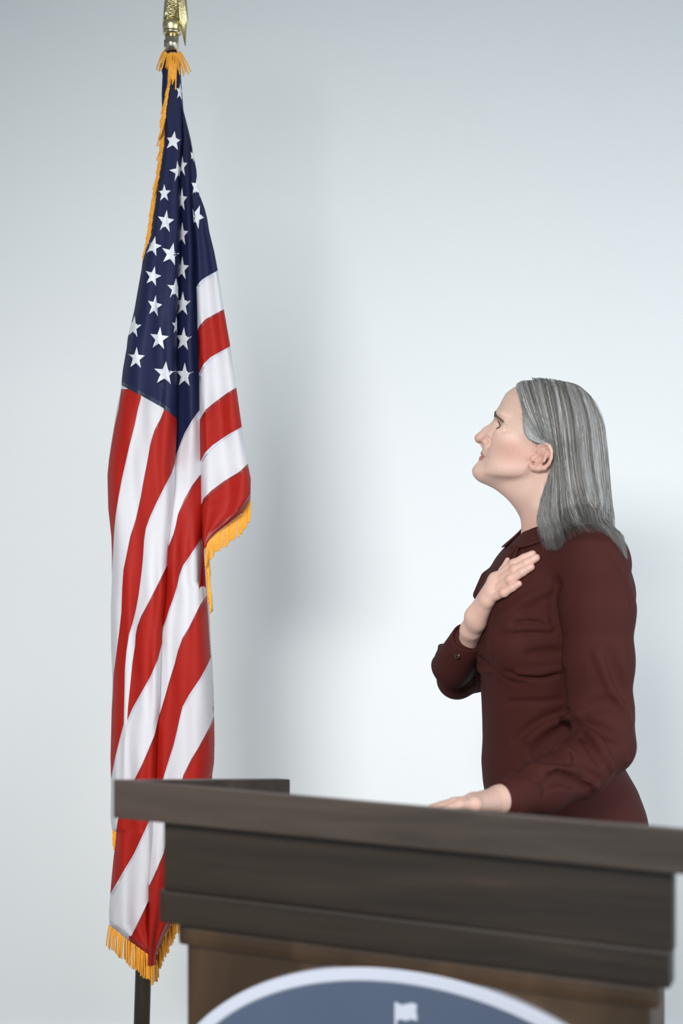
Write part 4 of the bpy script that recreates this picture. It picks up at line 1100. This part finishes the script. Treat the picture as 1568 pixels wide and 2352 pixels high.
GUIDE = [
 [(1203,948),(1203,972),(1207,998),(1220,1013),(1242,1017),(1258,1019),(1267,1027),(1270,1040)],
 [(1186,884),(1193,912),(1200,945),(1211,978),(1230,1002),(1252,1014),(1268,1028),(1270,1060),(1266,1090),(1250,1125),(1236,1162),(1229,1200),(1238,1236),(1260,1262)],
 [(1196,877),(1208,915),(1220,955),(1240,992),(1262,1018),(1272,1050),(1271,1090),(1257,1135),(1244,1178),(1240,1215),(1254,1246),(1272,1264)],
 [(1216,872),(1230,920),(1243,965),(1259,1002),(1272,1040),(1276,1085),(1268,1135),(1256,1182),(1256,1220),(1270,1250),(1283,1262)],
 [(1238,869),(1252,920),(1263,970),(1274,1022),(1281,1080),(1280,1135),(1273,1185),(1274,1222),(1285,1244),(1300,1250)],
 [(1264,871),(1279,922),(1288,980),(1295,1045),(1301,1110),(1305,1165),(1312,1205),(1326,1228),(1345,1232)],
 [(1290,876),(1306,925),(1315,985),(1321,1050),(1328,1110),(1338,1165),(1354,1205),(1376,1226),(1398,1240)],
 [(1313,884),(1331,930),(1341,990),(1347,1055),(1354,1115),(1366,1170),(1384,1212),(1404,1245),(1420,1275)],
 [(1334,893),(1354,938),(1364,1000),(1370,1065),(1376,1125),(1386,1175),(1402,1217),(1416,1250),(1425,1280)],
 [(1352,907),(1371,952),(1380,1010),(1385,1075),(1390,1130),(1398,1180),(1410,1220),(1420,1252),(1428,1284)],
 [(1366,924),(1382,966),(1390,1020),(1394,1085),(1397,1140),(1404,1188),(1414,1226),(1423,1256),(1430,1286)]]
NG = len(GUIDE); NP = 18
def resample(pl, n):
    pl = np.array(pl, float); cum = np.r_[0, np.cumsum(np.hypot(*np.diff(pl, axis=0).T))]; cum /= cum[-1]
    s = np.linspace(0, 1, n) ** 1.35; x, y = np.interp(s, cum, pl[:, 0]), np.interp(s, cum, pl[:, 1])
    for _ in range(2):
        x[1:-1] = (x[:-2] + 2 * x[1:-1] + x[2:]) / 4; y[1:-1] = (y[:-2] + 2 * y[1:-1] + y[2:]) / 4
    return np.stack([x, y], 1)
GR_ALL = np.array([resample(g, NP) for g in GUIDE[1:]])
TEMPLE = np.array([resample(g, NP) for g in (GUIDE[0], [(1198,925),(1201,958),(1208,986),(1224,1004),(1246,1013),(1260,1017),(1268,1026),(1271,1040)], [(1190,900),(1196,930),(1205,962),(1219,990),(1240,1007),(1258,1015),(1269,1027),(1272,1042)], [(1186,884),(1195,916),(1206,952),(1224,984),(1246,1005),(1262,1018),(1271,1030),(1274,1046)])])
def surf_many(PX, PYv, f, t0=.17, t1=-.06, n=110):
    PX = np.asarray(PX); ts = np.linspace(t0, t1, n); out_t = np.full(PX.shape, t1)
    dl = np.stack([(PX - CX) / FPX, np.ones_like(PX), -(PYv - CY) / FPX], -1)
    D = np.stack([dl[:, :2] @ ER, dl[:, :2] @ ET, dl[:, 2]], -1)
    found = np.zeros(PX.shape, bool); prev = None; bestv = np.full(PX.shape, 9.0); bestt = np.zeros(PX.shape)
    for t in ts:
        k = (t - CAML[1]) / D[:, 1]; P = CAML + D * k[:, None]
        v = f(P[:, 0], P[:, 1], P[:, 2])
        m = (v < 0) & ~found
        if prev is not None: out_t[m] = t + (ts[0] - ts[1]) * np.clip(-v[m] / np.maximum(prev[m] - v[m], 1e-6), 0, 1)
        else: out_t[m] = t
        found |= m; better = v < bestv; bestv[better] = v[better]; bestt[better] = t; prev = v
    out_t[~found] = bestt[~found]
    k = (out_t - CAML[1]) / D[:, 1]
    return CAML + D * k[:, None]
def strands(n, pr, jit, rad, lift, colfn, tipspread=6.0, seed=1, end=(.76, 1.03), clump=.62, GR=None):
    GR = GR_ALL if GR is None else GR; NG = len(GR)
    rg = np.random.default_rng(seed)
    p = pr(rg, n)
    NL = 34; pc = (np.floor(p * NL) + .5 + .25 * np.sin(np.floor(p * NL) * 7.3)) / NL
    g = np.clip(p, 0, 1) * (NG - 1.001); i0 = g.astype(int); fr = (g - i0)[:, None, None]
    s = np.linspace(0, 1, NP)[None, :]
    gp = np.clip(p[:, None] + (pc - p)[:, None] * clump * s ** 1.6, 0, 1) * (NG - 1.001); j = gp.astype(int); fj = (gp - j)[..., None]
    cols_ = np.arange(NP)[None, :]
    P = GR[j, cols_] * (1 - fj) + GR[j + 1, cols_] * fj
    # strands from the temple guide end early, so blend with care there
    amp = jit * (.35 + 1.0 * s)
    ph, fq = rg.uniform(0, 6.28, (n, 1)), rg.uniform(.6, 1.6, (n, 1))
    cx = rg.normal(0, 1, (n, 1)); cyy = rg.normal(0, 1, (n, 1))
    P = P.copy()
    P[:, :, 0] += amp * (.8 * cx + .5 * np.sin(fq * 5 * s + ph)) + tipspread * cx * np.clip(s - .75, 0, 1) * 3
    P[:, :, 1] += 1.2 * jit * cyy * (s > .0) * .6 + rg.uniform(-2, 9, (n, 1)) * (1 - s) ** 3
    cut = rg.uniform(end[0], end[1], (n, 1))
    # shorten
    idx = np.clip(s * cut, 0, 1) * (NP - 1); j0 = np.clip(np.floor(idx).astype(int), 0, NP - 2); q = (idx - j0)[..., None]
    rows = np.arange(n)[:, None]
    P = P[rows, j0] * (1 - q) + P[rows, j0 + 1] * q
    X, Yv = P[:, :, 0].ravel(), P[:, :, 1].ravel()
    Q = surf_many(X, Yv, hair_rest).reshape(n, NP, 3)
    for _ in range(2): Q[:, 1:-1] = (Q[:, :-2] + 2 * Q[:, 1:-1] + Q[:, 2:]) / 4
    lf = rg.uniform(lift[0], lift[1], (n, 1)) * np.sin(np.pi * np.clip(.12 + .88 * s, 0, 1)) ** .5 * np.clip(s * 7, .0, 1)
    # lift along the outward direction
    eps = .002
    Qf = Q.reshape(-1, 3)
    def fd(d): return hair_rest(Qf[:, 0] + d[0], Qf[:, 1] + d[1], Qf[:, 2] + d[2])
    G = np.stack([fd((eps, 0, 0)) - fd((-eps, 0, 0)), fd((0, eps, 0)) - fd((0, -eps, 0)), fd((0, 0, eps)) - fd((0, 0, -eps))], -1)
    G /= np.linalg.norm(G, axis=1, keepdims=True) + 1e-9
    v0 = hair_rest(Qf[:, 0], Qf[:, 1], Qf[:, 2]).reshape(n, NP)
    Q = Q + G.reshape(n, NP, 3) * np.clip(lf - v0, -.025, .02)[..., None]
    R = rad * (0.55 + .45 * np.sin(np.pi * np.clip(.05 + .9 * s, 0, 1))) * rg.uniform(.6, 1.25, (n, 1))
    R = R * np.clip((1 - s) * 3.6, .12, 1)
    return Q, R, colfn(rg, p, n), i0
def strand_mesh(Q, R, col, ns=3):
    n, m, _ = Q.shape
    T = np.gradient(Q, axis=1); T /= np.linalg.norm(T, axis=2, keepdims=True) + 1e-9
    A = np.cross(T, np.array([0.31, .2, .93])); A /= np.linalg.norm(A, axis=2, keepdims=True) + 1e-9; Bv = np.cross(T, A)
    an = 2 * np.pi * np.arange(ns) / ns
    V = Q[:, :, None] + R[:, :, None, None] * (A[:, :, None] * np.cos(an)[None, None, :, None] + Bv[:, :, None] * np.sin(an)[None, None, :, None])
    ids = np.arange(n * m * ns).reshape(n, m, ns)
    F = np.stack([ids[:, :-1, :], np.roll(ids, -1, 2)[:, :-1, :], np.roll(ids, -1, 2)[:, 1:, :], ids[:, 1:, :]], -1).reshape(-1, 4)
    C = np.repeat(col[:, None, :], m * ns, 1).reshape(-1, 3)
    return V.reshape(-1, 3), F, C
def hair_col(rg, p, n):
    base = np.array([s2l((132, 130, 127)), s2l((160, 160, 159)), s2l((104, 100, 95)), s2l((194, 195, 196)), s2l((146, 139, 127))])
    lock = .5 + .5 * np.sin(p * 61 + 1.7) * np.sin(p * 23 + .4) + rg.normal(0, .22, n)
    k = np.where(lock > .80, 3, np.where(lock > .52, 1, np.where(lock > .25, 0, 2)))
    k = np.where(rg.random(n) < .12, 4, k)
    c = base[k] * rg.uniform(.82, 1.15, (n, 1))
    front = np.clip(1 - p / .12, 0, 1)[:, None] * .6
    return c * (1 - .8 * front) + s2l((206, 207, 208)) * rg.uniform(.85, 1.1, (n, 1)) * .8 * front
def temple_col(rg, p, n): return (s2l((206, 207, 208)) * (1 - .45 * p[:, None]) + s2l((140, 139, 137)) * .45 * p[:, None]) * rg.uniform(.72, 1.1, (n, 1))
allV, allF, allC = [], [], []
def add_str(Q, R, col, mirror=False):
    b = sum(len(v_) for v_ in allV); V, F, C = strand_mesh(Q, R, col); allV.append(V); allF.append(F + b); allC.append(C)
u0 = lambda rg, n: np.where(rg.random(n) < .2, rg.uniform(0, .25, n), rg.uniform(0, 1, n))
Q, R, c, _ = strands(4600, u0, 2.2, .00046, (.000, .0030), hair_col, 5, 11); add_str(Q, R, c)
Qm = Q[::3].copy(); Qm[:, :, 1] *= -1; add_str(Qm, R[::3], c[::3])                       # the far side of the head
Q, R, c, _ = strands(900, lambda rg, n: rg.uniform(0, 1, n), 1.6, .00040, (.000, .0020), temple_col, 1, 12, (.92, 1), .1, TEMPLE); add_str(Q, R, c)
Q, R, c, _ = strands(420, lambda rg, n: np.floor(rg.uniform(0, 1, n) * 42) / 42, 1.8, .00095, (.001, .0036), hair_col, 4, 13); add_str(Q, R, c)
Q, R, c, _ = strands(170, u0, 6.5, .00026, (.001, .007), hair_col, 12, 14, (.7, 1.05)); add_str(Q, R, c)   # fly-aways
tag(mesh_obj('hair_strands', l2w(np.concatenate(allV)), np.concatenate(allF), M_hair, hair, cols=np.concatenate(allC)), kind='stuff')
bpy.context.view_layer.update(); under(person)
